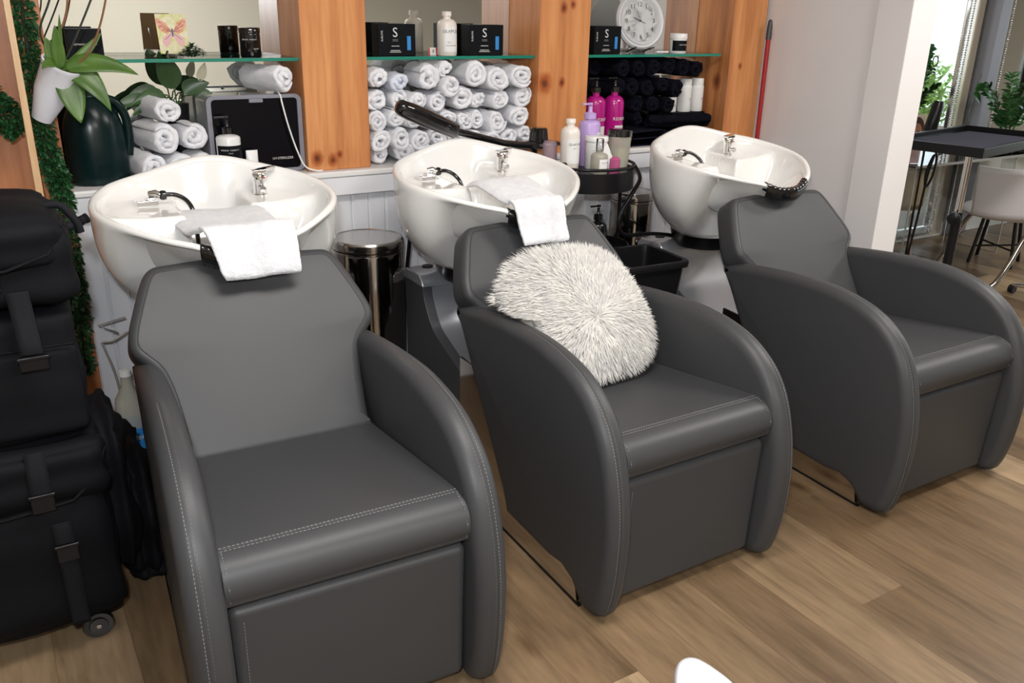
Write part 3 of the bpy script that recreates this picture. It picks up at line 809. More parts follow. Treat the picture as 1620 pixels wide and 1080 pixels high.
posn = ['first from the left post', 'second from the left', 'third from the left', 'fourth from the left', 'fifth from the left', 'sixth from the left', 'seventh from the left', 'eighth from the left', 'ninth from the left']
for ri, nrow in enumerate(rows_i):
    for k in range(nrow):
        u, v, r = bay[cnt]; cnt += 1
        x, z = cz(u, v); x = min(max(x, 1.349+r*1.1), 2.136-r*1.1); z = min(max(z, .999+r*1.1), 1.404-r*1.08)
        yy = 3.325+random.uniform(-.018, .018)+(0 if ri != 0 else -.02)
        blue = (ri == 0 and k == 1)
        roll('blue' if blue else 'white', round(r*1.30, 3), x, yy, z, ('bluish ' if blue else 'white ')+'rolled towel in the '+names_r[ri]+' of the towel niche, '+posn[k], G2,
             L_=.19, rz=radians(random.uniform(-7, 7)), spin=random.uniform(0, 6.28), m=M_towb if blue else M_towr, turns=random.choice([1.6, 2.0, 2.3]), oval=random.choice([1.02, 1.10, .93]))
# left bay pile
G1 = 'rolled white towels piled behind the nearest basin'
for (x, z, r, lab, y, rz, L_) in [
    (.600, 1.240, .046, 'white rolled towel on top of the pile beside the dark green jug', 3.335, .20, .17),
    (.570, 1.145, .053, 'white rolled towel in the middle of the pile, right of the dark green jug', 3.31, .22, .18),
    (.672, 1.150, .050, 'white rolled towel leaning against the sterilizer cabinet', 3.325, .12, .18),
    (.520, 1.050, .048, 'white rolled towel low in the pile, nearest the jug', 3.29, .15, .2),
    (.620, 1.048, .047, 'white rolled towel at the bottom of the pile, under the middle roll', 3.29, .1, .2),
    (.700, 1.046, .045, 'white rolled towel at the foot of the sterilizer cabinet', 3.30, .05, .2)]:
    roll('white', round(r*1.15, 3), x, y, z, lab, G1, L_=L_+.03, rz=rz, spin=random.uniform(0, 6), turns=2.0)
roll('white', .056, 1.018, 3.315, 1.349, 'white rolled towel lying on top of the sterilizer cabinet', G1, L_=.20, rz=.42, spin=1.0, turns=2.0)
# right bay: dark towels
G3 = 'rolled black towels in the right niche'
G3p = [(2.46, 1.365, .034), (2.545, 1.36, .038), (2.64, 1.355, .040), (2.735, 1.36, .039), (2.83, 1.355, .041), (2.925, 1.36, .038), (3.01, 1.352, .041), (3.10, 1.345, .040),
       (2.70, 1.268, .042), (2.80, 1.268, .041), (2.895, 1.272, .038), (2.985, 1.262, .042), (2.62, 1.272, .038), (2.74, 1.19, .038), (2.84, 1.185, .040), (2.94, 1.185, .038), (2.75, 1.12, .032), (2.46, 1.285, .038), (2.54, 1.27, .036), (2.46, 1.16, .036)]
where = ['top row, against the left post', 'top row, above the magenta bottles', 'top row, third from the left post', 'top row, under the black box corner', 'top row, under the clock', 'top row, right of the clock stand', 'top row, under the white-lidded jar', 'top row, at the right end',
         'second row, left of centre', 'second row, centre', 'second row, right of centre', 'second row, above the white bottles', 'second row, beside the magenta bottles', 'third row, left', 'third row, centre', 'third row, beside the white bottles', 'fourth row, above the folded cloths', 'second row, against the left post', 'second row, behind the magenta pumps', 'behind the left magenta bottle']
for (x, z, r), lb in zip(G3p, where):
    y = 3.345 if x > 2.6 else 3.43
    roll('black', round(r*1.2, 3), x, y, z, 'black rolled towel in the right niche, '+lb, G3, L_=.2 if x > 2.6 else .11, rz=random.uniform(-.08, .08), spin=random.uniform(0, 6), m=M_towk, turns=1.6)
def folded(name, label, x0, x1, y0, y1, z0, h, m, layers=3, group=None, rz=0):
    t = MB(); hh = h/layers
    for k in range(layers):
        j = .006*sin(k*2.1)
        prof = [(x0+j, 0), (x1-j, 0)]
        t.grid(lambda u, v, k=k, j=j: ((x0+x1)/2+((x1-x0)/2-j)*cos(2*pi*u)*(abs(cos(2*pi*u))**-.55 if abs(cos(2*pi*u)) > .02 else 1)*.99 if False else
               (x0+x1)/2+((x1-x0)/2-j)*max(-1, min(1, 1.25*cos(2*pi*u))), y0+(y1-y0)*v+.004*sin(u*9+k), z0+hh*(k+.5)+hh*.49*max(-1, min(1, 1.6*sin(2*pi*u)))+.002*sin(v*6+u*12)), 40, 8, wrap=True)
        # end caps
    o = obj(name, t, m, smooth=60, solid=.002)
    return tag(o, label, 'towel', group)
folded('folded_towel', 'folded navy-black cloth on the ledge, front left of the right niche', 2.66, 2.90, 3.30, 3.52, .998, .068, M_towk2, 2, G3)
folded('folded_towel', 'flat black folded cloth on the ledge at the right end of the niche', 2.93, 3.24, 3.30, 3.52, .998, .05, M_towk, 2, G3)
roll('blackbig', .040, 3.22, 3.36, 1.095, 'fat black roll lying lengthwise on the folded cloth by the right post', G3, L_=.36, rz=radians(84), spin=1, m=M_towk, turns=1.5)

# ================================================================== BOTTLES, BOXES, JARS
def bottle(label, loc, r, h, m, neck=.35, capm=None, pump=False, group=None, name='bottle', lab=None, rz=0, cat='bottle', shoulder=.82, capr=None, caph=None):
    t = thing(name, label, cat, loc, rz, group)
    sh = h*shoulder
    pr = [(0, 0), (r*.93, 0), (r, .004), (r, sh*.9)]
    for k in range(1, 7):
        a = pi/2*k/6; pr.append((r*neck+(r-r*neck)*cos(a), sh*.9+(h-sh*.9)*.62*sin(a)))
    pr += [(r*neck, h*.99), (0, h)]
    obj('bottle_body', MB().lathe(pr, n=36), m, t, smooth=50)
    if pump:
        cp = MB().lathe([(0, 0), (r*neck*1.35, 0), (r*neck*1.35, .022), (r*neck*.6, .026), (r*neck*.45, .030), (r*neck*.45, .052), (0, .052)], (0, 0, h*.975), 20)
        k = obj('pump', cp, capm, t)
        hd = MB().box(-.007, .007, -.008, .008, h+.050, h+.060); hd.box(-.042, .0, -.005, .005, h+.051, h+.059)
        obj('pump_head', hd, capm, k, bevel=.002)
    elif capm:
        cr = capr or r*neck*1.25; ch = caph or .018
        obj('cap', MB().lathe([(0, 0), (cr, 0), (cr, ch-.002), (cr-.002, ch), (0, ch)], (0, 0, h*.975), 28), capm, t, smooth=50)
    if lab:
        for (z0, z1, a0, a1, lm) in lab:
            e = MB().grid(lambda u, v: ((r+.0008)*sin(a0+(a1-a0)*u), -(r+.0008)*cos(a0+(a1-a0)*u), z0+(z1-z0)*v), 18, 2)
            obj('label_band', e, lm, t, smooth=180)
    return t
def ctext(t, s, size, r, z, m, rz=0, n=None):
    """lettering set letter by letter around a bottle of radius r"""
    wd = size*.62; a0 = -(len(s)-1)*wd/(r)/2+rz
    for i, ch in enumerate(s):
        if ch == ' ': continue
        a = a0+i*wd/r
        if abs(a) > 1.5: continue
        text('lettering', ch, size, ((r+.0012)*sin(a), -(r+.0012)*cos(a), z), (pi/2, 0, a), m, t, .0002)

# nearest ledge: dark green jug
def jug():
    t = thing('watering_jug', 'dark green plastic jug with side handle on the ledge beside the garland', 'jug', (.352, 3.40, .998), radians(8))
    pr = spl([(0, 0, 0), (.085, 0, 0), (.100, .012, 0), (.103, .08, 0), (.101, .16, 0), (.093, .215, 0), (.072, .262, 0), (.045, .292, 0), (.038, .300, 0), (.038, .325, 0), (0, .326, 0)], 5)
    obj('jug_body', MB().lathe([(max(0, p.x), p.y) for p in pr], n=44, sy=.8), M_jug, t, smooth=60)
    hp = spl([(.042, -.01, .290), (.080, -.012, .275), (.108, -.012, .225), (.112, -.012, .15), (.104, -.012, .09)], 8)
    obj('handle', MB().tube(hp, .013, 12, flat=1.2), M_jug, t)
    obj('cap', MB().lathe([(0, 0), (.041, 0), (.041, .02), (0, .022)], (0, 0, .322), 28), M_jug, t)
    gr = MB()
    for k in range(7):
        z = .035+k*.006; gr.tube([((.1035)*sin(a), -.1035*.8*cos(a), z) for a in (-.25, -.1, .05, .2)], .0012, 5)
    obj('grip_ribs', gr, M_jug, t)
jug()

def leafmesh(mb, base, d, L_, wd, droop=.3, cup=.15, n=10, mi=0, up_=None, point=1.0, twist=0):
    d = Vector(d).normalized(); u = Vector(up_) if up_ else Vector((0, 0, 1))
    s = d.cross(u); s = s.normalized() if s.length > 1e-3 else Vector((1, 0, 0)); nrm = s.cross(d).normalized()
    if twist: q = Matrix.Rotation(twist, 3, d); s = q @ s; nrm = q @ nrm
    vs = []; fs = []; p = Vector(base); dd = d.copy()
    for i in range(n+1):
        t = i/n; w = wd*(sin(pi*min(1, t**.8*.97+.03))**(.75))*(1-.15*t*point)+wd*.05*(1-t)
        if i == n: w = wd*.02
        for j, e in ((0, -1), (1, -.5), (2, 0), (3, .5), (4, 1)):
            vs.append(p+s*w*e+nrm*cup*w*(abs(e)**1.5))
        p = p+dd*(L_/n); dd = (dd+Vector((0, 0, -droop/n*1.6))).normalized(); nrm = s.cross(dd).normalized()
    for i in range(n):
        for j in range(4): fs.append((i*5+j, i*5+j+1, (i+1)*5+j+1, (i+1)*5+j))
    mb.add(vs, fs, mi); return mb

# peace lily behind the towels
def lily():
    t = thing('peace_lily', 'dark green peace lily in a black pot behind the towel pile', 'plant', (.66, 3.50, .998), 0)
    obj('pot', MB().lathe([(0, 0), (.030, 0), (.040, .22), (.042, .255), (.034, .255), (0, .24)], n=28), M_bp, t)
    lf = MB(); st = MB()
    for (dx, dy, dz, L_, wd, dr) in [(-.10, -.03, .10, .16, .042, .9), (-.22, -.02, .08, .15, .036, .5), (-.02, -.04, .2, .17, .062, .25), (.06, -.03, .15, .12, .045, .6), (.14, -.02, .12, .10, .035, .7), (-.16, -.03, .0, .13, .036, .9), (-.14, .0, .14, .14, .04, .7)]:
        b = Vector((0, 0, .24)); e = b+Vector((dx*.45, dy*.6, max(.02, dz*.35)))
        st.tube([b, (b+e)/2+Vector((0, 0, .02)), e], .0025, 6)
        leafmesh(lf, e, (dx, dy*.4, dz*.25+.02), L_*.85, wd*.72, dr, .2, up_=(0, -1, .3))
    obj('leaves', lf, M_leaf2, t, smooth=180, fix=False); obj('stems', st, M_moss, t)
    sp_ = MB(); leafmesh(sp_, (.085, -.03, .335), (.25, -.1, .9), .07, .018, .3, .4, up_=(0, -1, .1)); q = obj('white_flower', sp_, M_paper, t, smooth=180, fix=False); q['label'] = 'cream flower'
lily()

def sterilizer():
    t = thing('towel_sterilizer', 'towel sterilizer cabinet with black glass door and grey frame', 'sterilizer cabinet', (.905, 3.335, .999), 0)
    obj('cabinet_shell', MB().box(-.172, .172, .02, .215, .012, .285), M_uv, t, bevel=.022, seg=4)
    fr = MB()
    def rr_(w, h, r, z0):
        pts = []
        for cx, cy_, a0 in ((w-r, h-r, 0), (-(w-r), h-r, pi/2), (-(w-r), r, pi), (w-r, r, 3*pi/2)):
            for k in range(7): a = a0+pi/2*k/6; pts.append((cx+r*cos(a), z0+cy_+r*sin(a)))
        return pts
    A = rr_(.178, .290, .026, 0); B = rr_(.160, .262, .014, .014); n = len(A)
    vs = [(x, -.005, z) for x, z in A]+[(x, -.005, z) for x, z in B]+[(x, .022, z) for x, z in A]+[(x, .022, z) for x, z in B]; fs = []
    for k in range(n):
        k2 = (k+1) % n; fs += [(k, k2, n+k2, n+k), (k, k2, 2*n+k2, 2*n+k), (n+k, n+k2, 3*n+k2, 3*n+k), (2*n+k, 2*n+k2, 3*n+k2, 3*n+k)]
    obj('door_frame', MB().add(vs, fs), M_greyp, t, bevel=.002)
    d = obj('door', MB().prism(B, lambda x, z: (x, .0, z), lambda x, z: (x, .018, z)), mat('dark_door_glass', (.004, .004, .006), .12, spec=.12), t, smooth=None)
    obj('door_handle', MB().box(-.022, .030, -.008, .002, .262, .276), M_greyp, t, bevel=.003)
    text('lettering', 'UV-STERILIZER', .0125, (.092, -.0008, .052), FRONT, M_wtxt, d, .0002)
    for s in (-1, 1): obj('foot', MB().box(s*.14-.015, s*.14+.015, .03, .18, 0, .013), M_bp, t)
    kb = MB().lathe([(0, 0), (.008, 0), (.006, .008), (0, .009)], (-.03, .10, .284), 14)
    obj('top_knob', kb, M_chrome, t)
    cb = spl([(.955, 3.46, 1.292), (.985, 3.38, 1.300), (1.00, 3.335, 1.292), (1.005, 3.318, 1.25), (1.02, 3.31, 1.17), (1.045, 3.305, 1.08), (1.07, 3.295, 1.02), (1.11, 3.285, 1.002), (1.135, 3.284, 1.0015)], 8)
    tag(obj('power_cable', MB().tube(cb, .0032, 8), M_botw), 'thin white power cable hanging over the sterilizer door', 'cable')
sterilizer()

t = bottle('white pump bottle with black label and black pump in front of the sterilizer', (.785, 3.292, .998), .0435, .165, M_botw, .32, M_bgl, True, name='pump_bottle', lab=[(.008, .122, -1.3, 1.3, M_box)], shoulder=.98)
ctext(t, 'ROMANO FERRETTI', .0075, 0.0436, .106, M_wtxt, -.1); ctext(t, 'PARIS', .005, .0436, .095, M_wtxt, -.1)
tb = MB().grid(lambda u, v: ((.022)*cos(2*pi*u)*(1-.0*v), (.022*(1-v)+.002)*sin(2*pi*u), .01+.085*v), 20, 10, wrap=True)
tt = thing('cream_tube', 'small white tube standing right of the pump bottle', 'tube', (.869, 3.30, .998), 0)
obj('tube_body', tb, M_botw, tt, smooth=60); obj('cap', MB().lathe([(0, 0), (.018, 0), (.018, .012), (0, .012)], n=20), M_botw, tt)

# shelf one
def blackbox(label, loc, w, h, d, rz, name='product_box', s_logo=True):
    t = thing(name, label, 'box', loc, rz, 'black product boxes on the shelves')
    b = obj('carton', MB().box(-w/2, w/2, 0, d, 0, h), M_box, t, bevel=.0012, seg=2)
    if s_logo:
        text('logo', 'S', h*.42, (-.008, -.0006, h*.72), FRONT, M_wtxt, b, .0003)
        text('lettering', 'SUBLIME', h*.09, (-w*.40, -.0006, h*.62), (pi/2, -pi/2, 0), M_wtxt, b, .0002)
        obj('blue_label', MB().box(w*.27, w*.37, -.0008, 0, h*.18, h*.62), M_blue, b, smooth=None)
        for z, ww in ((.30, .13), (.16, .15), (.11, .18), (.50, .10), (.46, .10)): obj('print_line', MB().box(-w*ww/1-.004, w*ww-.012, -.0006, 0, h*z, h*z+.0022), M_gtxt if z > .4 else M_wtxt, b, smooth=None)
    return t
SZ = 1.4195
t = blackbox('small black box with white print behind the orchid leaves', (.366, 3.40, SZ), .112, .096, .05, 0, s_logo=False)
text('lettering', 'ROMANO FERRETTI', .0085, (.0, -.0006, .045), FRONT, M_wtxt, t, .0002); text('lettering', 'PARIS', .006, (.0, -.0006, .034), FRONT, M_wtxt, t, .0002)
# butterfly card on a clear easel
def easel_lines(t, w, h):
    a = MB()
    for s in (-1, 1): a.tube([(s*w*.3, -.045, .004), (s*w*.3, -.047, .020), (s*w*.3, -.03, .012), (s*w*.3, .02, .006), (s*w*.16, .035, .004), (s*w*.2, .03, h*.7)], .0032, 8)
    a.tube([(-w*.3, -.01, .008), (w*.3, -.01, .008)], .003, 8)
    return obj('easel', a, M_clear, t)
t = thing('butterfly_card', 'butterfly picture card on a clear easel on the left glass shelf', 'picture card', (.655, 3.385, SZ), radians(4)); t.scale = (1.25, 1, 1.2)
lean = R(radians(-14), 'X')
cd = obj('card', MB().box(-.041, .041, -.001, .001, .012, .125).xf(lean), M_cardp, t, smooth=None)
obj('card_back', MB().box(-.041, .041, .0012, .003, .012, .125).xf(lean), M_card, t, smooth=None)
M_wing = mat('butterfly_wing_print', (.62, .22, .10), .6, vary=(120, (.75, .45, .35))); M_wing2 = mat('butterfly_lower_wing_print', (.70, .42, .42), .6); M_bdy = mat('butterfly_body_print', (.12, .09, .28), .6); M_wvn = mat('butterfly_vein_print', (.16, .05, .05), .6)
def flat(poly, y=-.0014): return MB().add([(x, y, z) for x, z in poly], [tuple(range(len(poly)))])
for s in (-1, 1):
    SC = 1.2
    up_w = [(s*.002, .076), (s*.012, .096), (s*.028, .108), (s*.035, .106), (s*.034, .092), (s*.026, .078), (s*.012, .070)]
    lo_w = [(s*.002, .072), (s*.014, .069), (s*.024, .062), (s*.026, .050), (s*.018, .038), (s*.010, .046), (s*.003, .060)]
    up_w = [(x*SC, .072+(z-.074)*SC) for x, z in up_w]; lo_w = [(x*SC, .072+(z-.074)*SC) for x, z in lo_w]
    obj('wing_print', flat(up_w).xf(lean), M_wing, cd, smooth=None, fix=False); obj('wing_print', flat(lo_w).xf(lean), M_wing2, cd, smooth=None, fix=False)
    for (a, b) in (((s*.003, .077), (s*.033, .105)), ((s*.003, .075), (s*.033, .093)), ((s*.003, .074), (s*.025, .079)), ((s*.003, .070), (s*.022, .052))):
        obj('vein_print', MB().tube([(a[0], -.0015, a[1]), (b[0], -.0015, b[1])], .0006, 4).xf(lean), M_wvn, cd, smooth=None)
obj('body_print', flat([(-.002, .060), (.002, .060), (.0025, .080), (0, .086), (-.0025, .080)], -.0017).xf(lean), M_bdy, cd, smooth=None, fix=False)
lfm = MB(); rnd = random.Random(4)
easel_lines(t, .11, .11)
t = thing('small_greenery', 'tiny artificial green sprig lying in front of the butterfly card', 'plant', (.705, 3.355, SZ), 0)
for k in range(260):
    a = rnd.uniform(0, 6.3); r = rnd.uniform(0, .040); b = (r*cos(a)*1.1, r*sin(a)*.5, rnd.uniform(.004, .050-.8*r)); leafmesh(lfm, b, (cos(a), sin(a)-.6, rnd.uniform(.0, 1)), .014, .0055, .4, .2, 3)
obj('leaves', lfm, M_gar, t, smooth=180, fix=False)
t = bottle('black cream jar with white print at the right end of the left shelf', (.925, 3.40, SZ), .038, .086, M_bgl, .95, M_bgl, False, name='cream_jar', cat='jar', shoulder=.99, capr=.039, caph=.02)
ctext(t, 'ROMANO FERRETTI', .006, .038, .062, M_wtxt, -.3); ctext(t, 'BALANCE', .005, .038, .030, M_wtxt, .3)

# shelf two
blackbox('black box with white S logo at the left end of the middle shelf', (1.512, 3.385, SZ), .160, .122, .075, radians(-2))
blackbox('black box with white S logo at the right end of the middle shelf', (1.925, 3.385, SZ), .165, .122, .075, radians(-2))
t = bottle('cream shampoo bottle with grey lettering between the two S boxes', (1.742, 3.395, SZ), .041, .158, M_bot, .38, M_bot, name='shampoo_bottle', lab=[(.015, .115, -.8, .9, M_botw)])
ctext(t, 'OLAPLEX', .017, .0418, .095, M_gtxt, .05); ctext(t, 'N°2', .009, .0418, .052, M_gtxt, -.2); ctext(t, 'BOND PERFECTOR', .005, .0418, .040, M_gtxt, .0)
M_crd = mat('red_print', (.55, .03, .03), .5)
cdt = thing('small_card', 'small red and white card beside the cream shampoo bottle', 'card', (1.69, 3.42, SZ), 0); obj('card', MB().box(-.02, .02, 0, .002, 0, .03).xf(R(-.2, 'X')), M_botw, cdt, smooth=None)
for s in (-1, 1): obj('red_edge', MB().box(s*.017-.003, s*.017+.003, -.001, 0, 0, .03).xf(R(-.2, 'X')), M_crd, cdt, smooth=None)
text('lettering', 'F', .02, (0, -.003, .014), (pi/2-.2, 0, 0), M_bp, cdt, .0002)
# shelf three
blackbox('black box with white S logo left of the round clock', (2.572, 3.385, SZ), .160, .122, .075, radians(3))
def clock():
    t = thing('clock', 'round white clock showing quarter to ten, on a clear easel', 'clock', (2.775, 3.41, SZ+.018), radians(-8))
    M = T(0, 0, .128) @ R(radians(-12), 'X') @ R(pi/2, 'X') @ R(radians(0), 'Z')
    pr = [(0, -.02), (.118, -.02), (.128, -.008), (.130, .004), (.122, .014), (.114, .012), (.110, .018), (.102, .014), (.096, .004), (.094, .002)]
    obj('clock_frame', MB().lathe(pr, n=64).xf(M), mat('clock_white_frame', (.60, .61, .63), .35), t, smooth=35)
    f = obj('clock_face', MB().lathe([(0, .002), (.096, .002), (.096, .0), (0, 0)], n=48).xf(M), M_botw, t, smooth=40)
    rot = M.to_euler()
    for k in range(1, 13):
        a = pi/2-k*pi/6; p = M @ Vector((.074*cos(a), .074*sin(a), .0035)); text('numeral', str(k), .029, p, rot, M_bp, f, .0002)
    def hand(a, L_, w, z, tail=.018):
        d = Vector((cos(a), sin(a), 0)); n = Vector((-sin(a), cos(a), 0)); z_ = Vector((0, 0, z))
        b = MB().add([M @ (-d*tail+z_-n*w*.5), M @ (-d*tail+z_+n*w*.5), M @ (d*L_*.6+z_+n*w), M @ (d*L_+z_), M @ (d*L_*.6+z_-n*w)], [(0, 1, 2, 3, 4)]); return obj('hand', b, M_bp, f, smooth=None, fix=False)
    hand(pi/2-(9.75/12)*2*pi+pi*0, .045, .0022, .005, .03); hand(pi/2+radians(18), .062, .0014, .006, .0)
    obj('hand_hub', MB().lathe([(0, .003), (.004, .003), (.004, .008), (0, .008)], n=12).xf(M), M_bp, f)
    a = MB()
    for s in (-1, 1): a.tube([(s*.05, -.06, -.014), (s*.05, -.062, .012), (s*.045, -.03, .006), (s*.045, .03, -.012), (s*.03, .045, -.014), (s*.03, .03, .10)], .004, 8)
    a.tube([(-.05, -.03, .004), (.05, -.03, .004)], .004, 8)
    obj('easel', a, M_clear, t)
clock()
t = bottle('white-lidded jar with black label right of the clock', (3.015, 3.40, SZ), .041, .070, M_botw, .97, M_botw, False, name='mask_jar', cat='jar', shoulder=.99, lab=[(.012, .060, -1.4, 1.4, M_box)], capr=.043, caph=.024)
ctext(t, 'DEEP MASK', .008, .042, .040, M_wtxt, 0)
tag(obj('marker_pen', MB().tube([(2.88, 3.40, SZ+.006), (2.955, 3.40, SZ+.006)], .005, 10), M_botw), 'slim white pen lying between the clock and the jar', 'pen')

# magenta bottles and white bottles in the right niche
for x, lb in ((2.492, 'magenta pump bottle on the ledge, against the left post'), (2.600, 'magenta pump bottle on the ledge, right of the other magenta one')):
    t = bottle(lb, (x, 3.345, .998), .047, .262, M_mag, .33, M_bgl, True, name='shampoo_pump_bottle', group='magenta pump bottles', shoulder=.86, lab=[(.045, .105, -.45, .65, M_wtxt)])
    ctext(t, 'REDKEN', .020, .0472, .135, M_wtxt, .1); ctext(t, 'COLOR', .008, .0478, .038, M_wtxt, .1)
for x, y, lb in ((3.115, 3.43, 'white slim bottle standing in the right niche, left one'), (3.195, 3.43, 'white slim bottle standing in the right niche, beside the post'), (3.055, 3.47, 'white slim bottle mostly hidden behind the black towels')):
    t = bottle(lb, (x, y, 1.135 if x > 3.1 else 1.10), .034, .135, M_botw, .9, M_botw, name='slim_bottle', group='white slim bottles', shoulder=.95, capr=.031, caph=.03)
    ctext(t, 'T', .02, .034, .06, M_gtxt, .2)
tag(obj('product_carton', MB().box(3.02, 3.235, 3.40, 3.52, 1.049, 1.134), M_box, bevel=.002), 'black carton carrying the white slim bottles', 'box')

# ================================================================== BETWEEN THE CHAIRS
def pedal_can(label, x, y, r, h, dome=.0):
    t = thing('pedal_bin', label, 'bin', (x, y, 0), 0, 'round steel bins')
    obj('bin_body', MB().lathe([(0, 0), (r*.98, 0), (r*.98, .03), (r, .032), (r, h-.055), (r*.99, h-.050), (0, h-.05)], n=64), M_steel, t, smooth=40)
    obj('base_ring', MB().lathe([(r*.9, 0), (r*1.02, 0), (r*1.02, .03), (r*.9, .03)], n=64), M_bp, t)
    rm = MB().lathe([(r*.985, h-.05), (r*1.02, h-.048), (r*1.02, h-.040), (r*.985, h-.038)], n=64); obj('rim_band', rm, M_lid, t, smooth=40)
    obj('lid', MB().lathe([(0, h-.036), (r*1.015, h-.036), (r*1.025, h-.026), (r*1.015, h-.008), (r*.98, h-.001), (r*.93, h), (r*.9, h-.003), (0, h-.003)], n=64), M_lid, t, smooth=30)
    obj('pedal', MB().box(-.03, .03, -r-.05, -r+.01, .01, .02), M_bp, t, bevel=.003)
    return t
pedal_can('polished round steel bin between the first and second chairs', 1.238, 3.105, .138, .765)
pedal_can('round steel bin behind the trolley, half under the right basin', 2.600, 3.165, .10, .82)

def trolley():
    t = thing('round_trolley', 'round black trolley with curved guard rail, full of bottles', 'trolley', (2.225, 3.02, 0), 0)
    r = .195; zt = .960
    for i, z in enumerate((zt, .60, .28)):
        obj('tray', MB().lathe([(0, z), (r, z), (r, z+.012), (0, z+.012)], n=48), M_bp, t, smooth=40)
    def band(z0, z1, a0, a1):
        vs = []; fs = []; n = 40
        for i in range(n+1):
            a = a0+(a1-a0)*i/n
            for rr, z in ((r, z0), (r+.004, z0), (r+.004, z1), (r, z1)): vs.append((rr*cos(a), rr*sin(a), z))
        for i in range(n):
            for k in range(4): fs.append((i*4+k, i*4+(k+1) % 4, (i+1)*4+(k+1) % 4, (i+1)*4+k))
        return MB().add(vs, fs)
    obj('guard_band', band(zt-.062, zt+.020, radians(180), radians(372)), M_bp, t, smooth=30)
    obj('top_rail', MB().tube([((r+.002)*cos(a), (r+.002)*sin(a), zt+.036) for a in [radians(176+4*k) for k in range(50)]], .0065, 10), M_bp, t)
    obj('guard_band', band(.61, .64, 0, 2*pi), M_bp, t, smooth=30)
    for a in (radians(5), radians(110), radians(205)):
        p = obj('pole', MB().tube([((r+.006)*cos(a), (r+.006)*sin(a), .05), ((r+.006)*cos(a), (r+.006)*sin(a), zt+.045)], .008, 12), M_bp, t)
        obj('pole_cap', MB().lathe([(0, 0), (.011, .002), (.013, .010), (.009, .018), (0, .02)], ((r+.006)*cos(a), (r+.006)*sin(a), zt+.043), 14), M_bp, p)
        obj('castor', MB().lathe([(0, -.01), (.024, -.01), (.024, .01), (0, .01)], n=20, M=R(pi/2, 'X')).xf(T((r+.006)*cos(a), (r+.006)*sin(a), .025)), M_rub, t)
trolley()
TZ = .973
t = bottle('pink-tinted clear plastic bottle at the left end of the trolley', (2.052, 3.06, TZ), .030, .120, M_pink, .8, None, name='travel_bottle', shoulder=.95)
t = bottle('tall milky bottle with grey lettering on the trolley', (2.095, 2.975, TZ), .040, .205, M_bot, .40, M_bot, name='shampoo_bottle', lab=[(.04, .14, -.9, .9, M_botw)], shoulder=.86)
ctext(t, 'OLAPLEX', .013, .0408, .118, M_gtxt, 0); ctext(t, 'No.4', .007, .0408, .102, M_gtxt, 0)
t = bottle('lilac pump bottle on the trolley in front of the post', (2.272, 3.085, TZ), .047, .205, M_lilac, .42, M_lilac, True, name='pump_bottle', shoulder=.95, lab=[(.09, .145, .2, 1.3, M_botw)])
t = bottle('wide white tub on the trolley below the lilac pump bottle', (2.25, 3.00, TZ), .047, .120, M_botw, .95, M_botw, name='cream_tub', cat='tub', shoulder=.98, capr=.050, caph=.02)
t = bottle('clear spray bottle with white label at the front of the trolley', (2.190, 2.895, TZ), .036, .095, M_cleary, .40, M_clear, False, name='spray_bottle', lab=[(.015, .062, -.6, 1.0, M_botw)], capr=.016, caph=.05)
ctext(t, 'HAIR SPRAY', .006, .037, .048, M_gtxt, .2)
def jarc():
    t = thing('storage_jar', 'clear jar of cream powder with black lid at the right of the trolley', 'jar', (2.362, 2.985, TZ), 0)
    obj('jar_wall', MB().lathe([(0, 0), (.040, 0), (.050, .13), (.050, .135), (0, .135)], n=36), M_cleary, t, smooth=40)
    obj('powder', MB().lathe([(0, .003), (.038, .003), (.0445, .085), (0, .088)], n=36), M_paper, t, smooth=40)
    obj('lid', MB().lathe([(0, .134), (.054, .134), (.054, .158), (.050, .161), (0, .161)], n=36), M_bgl, t, smooth=40)
jarc()
pk = thing('folded_packet', 'white printed packet leaning between the spray bottle and the jar', 'packet', (2.262, 2.905, TZ+.002), radians(12))
q = obj('packet_body', MB().box(-.022, .022, -.006, .006, 0, .115).xf(T(.01, 0, 0) @ R(radians(-24), 'Y') @ R(radians(-8), 'X')), M_botw, pk, bevel=.002)
text('lettering', 'Natural', .009, (-.022, -.020, .085), (pi/2-.1, radians(-24), 0), M_gtxt, pk, .0002)
tag(obj('pink_bottle', MB().lathe([(0, 0), (.022, 0), (.022, .06), (.01, .07), (0, .07)], (2.245, 2.86, TZ), 24), mat('dull_magenta', (.40, .08, .2), .3)), 'small magenta bottle mostly hidden behind the white packet', 'bottle')

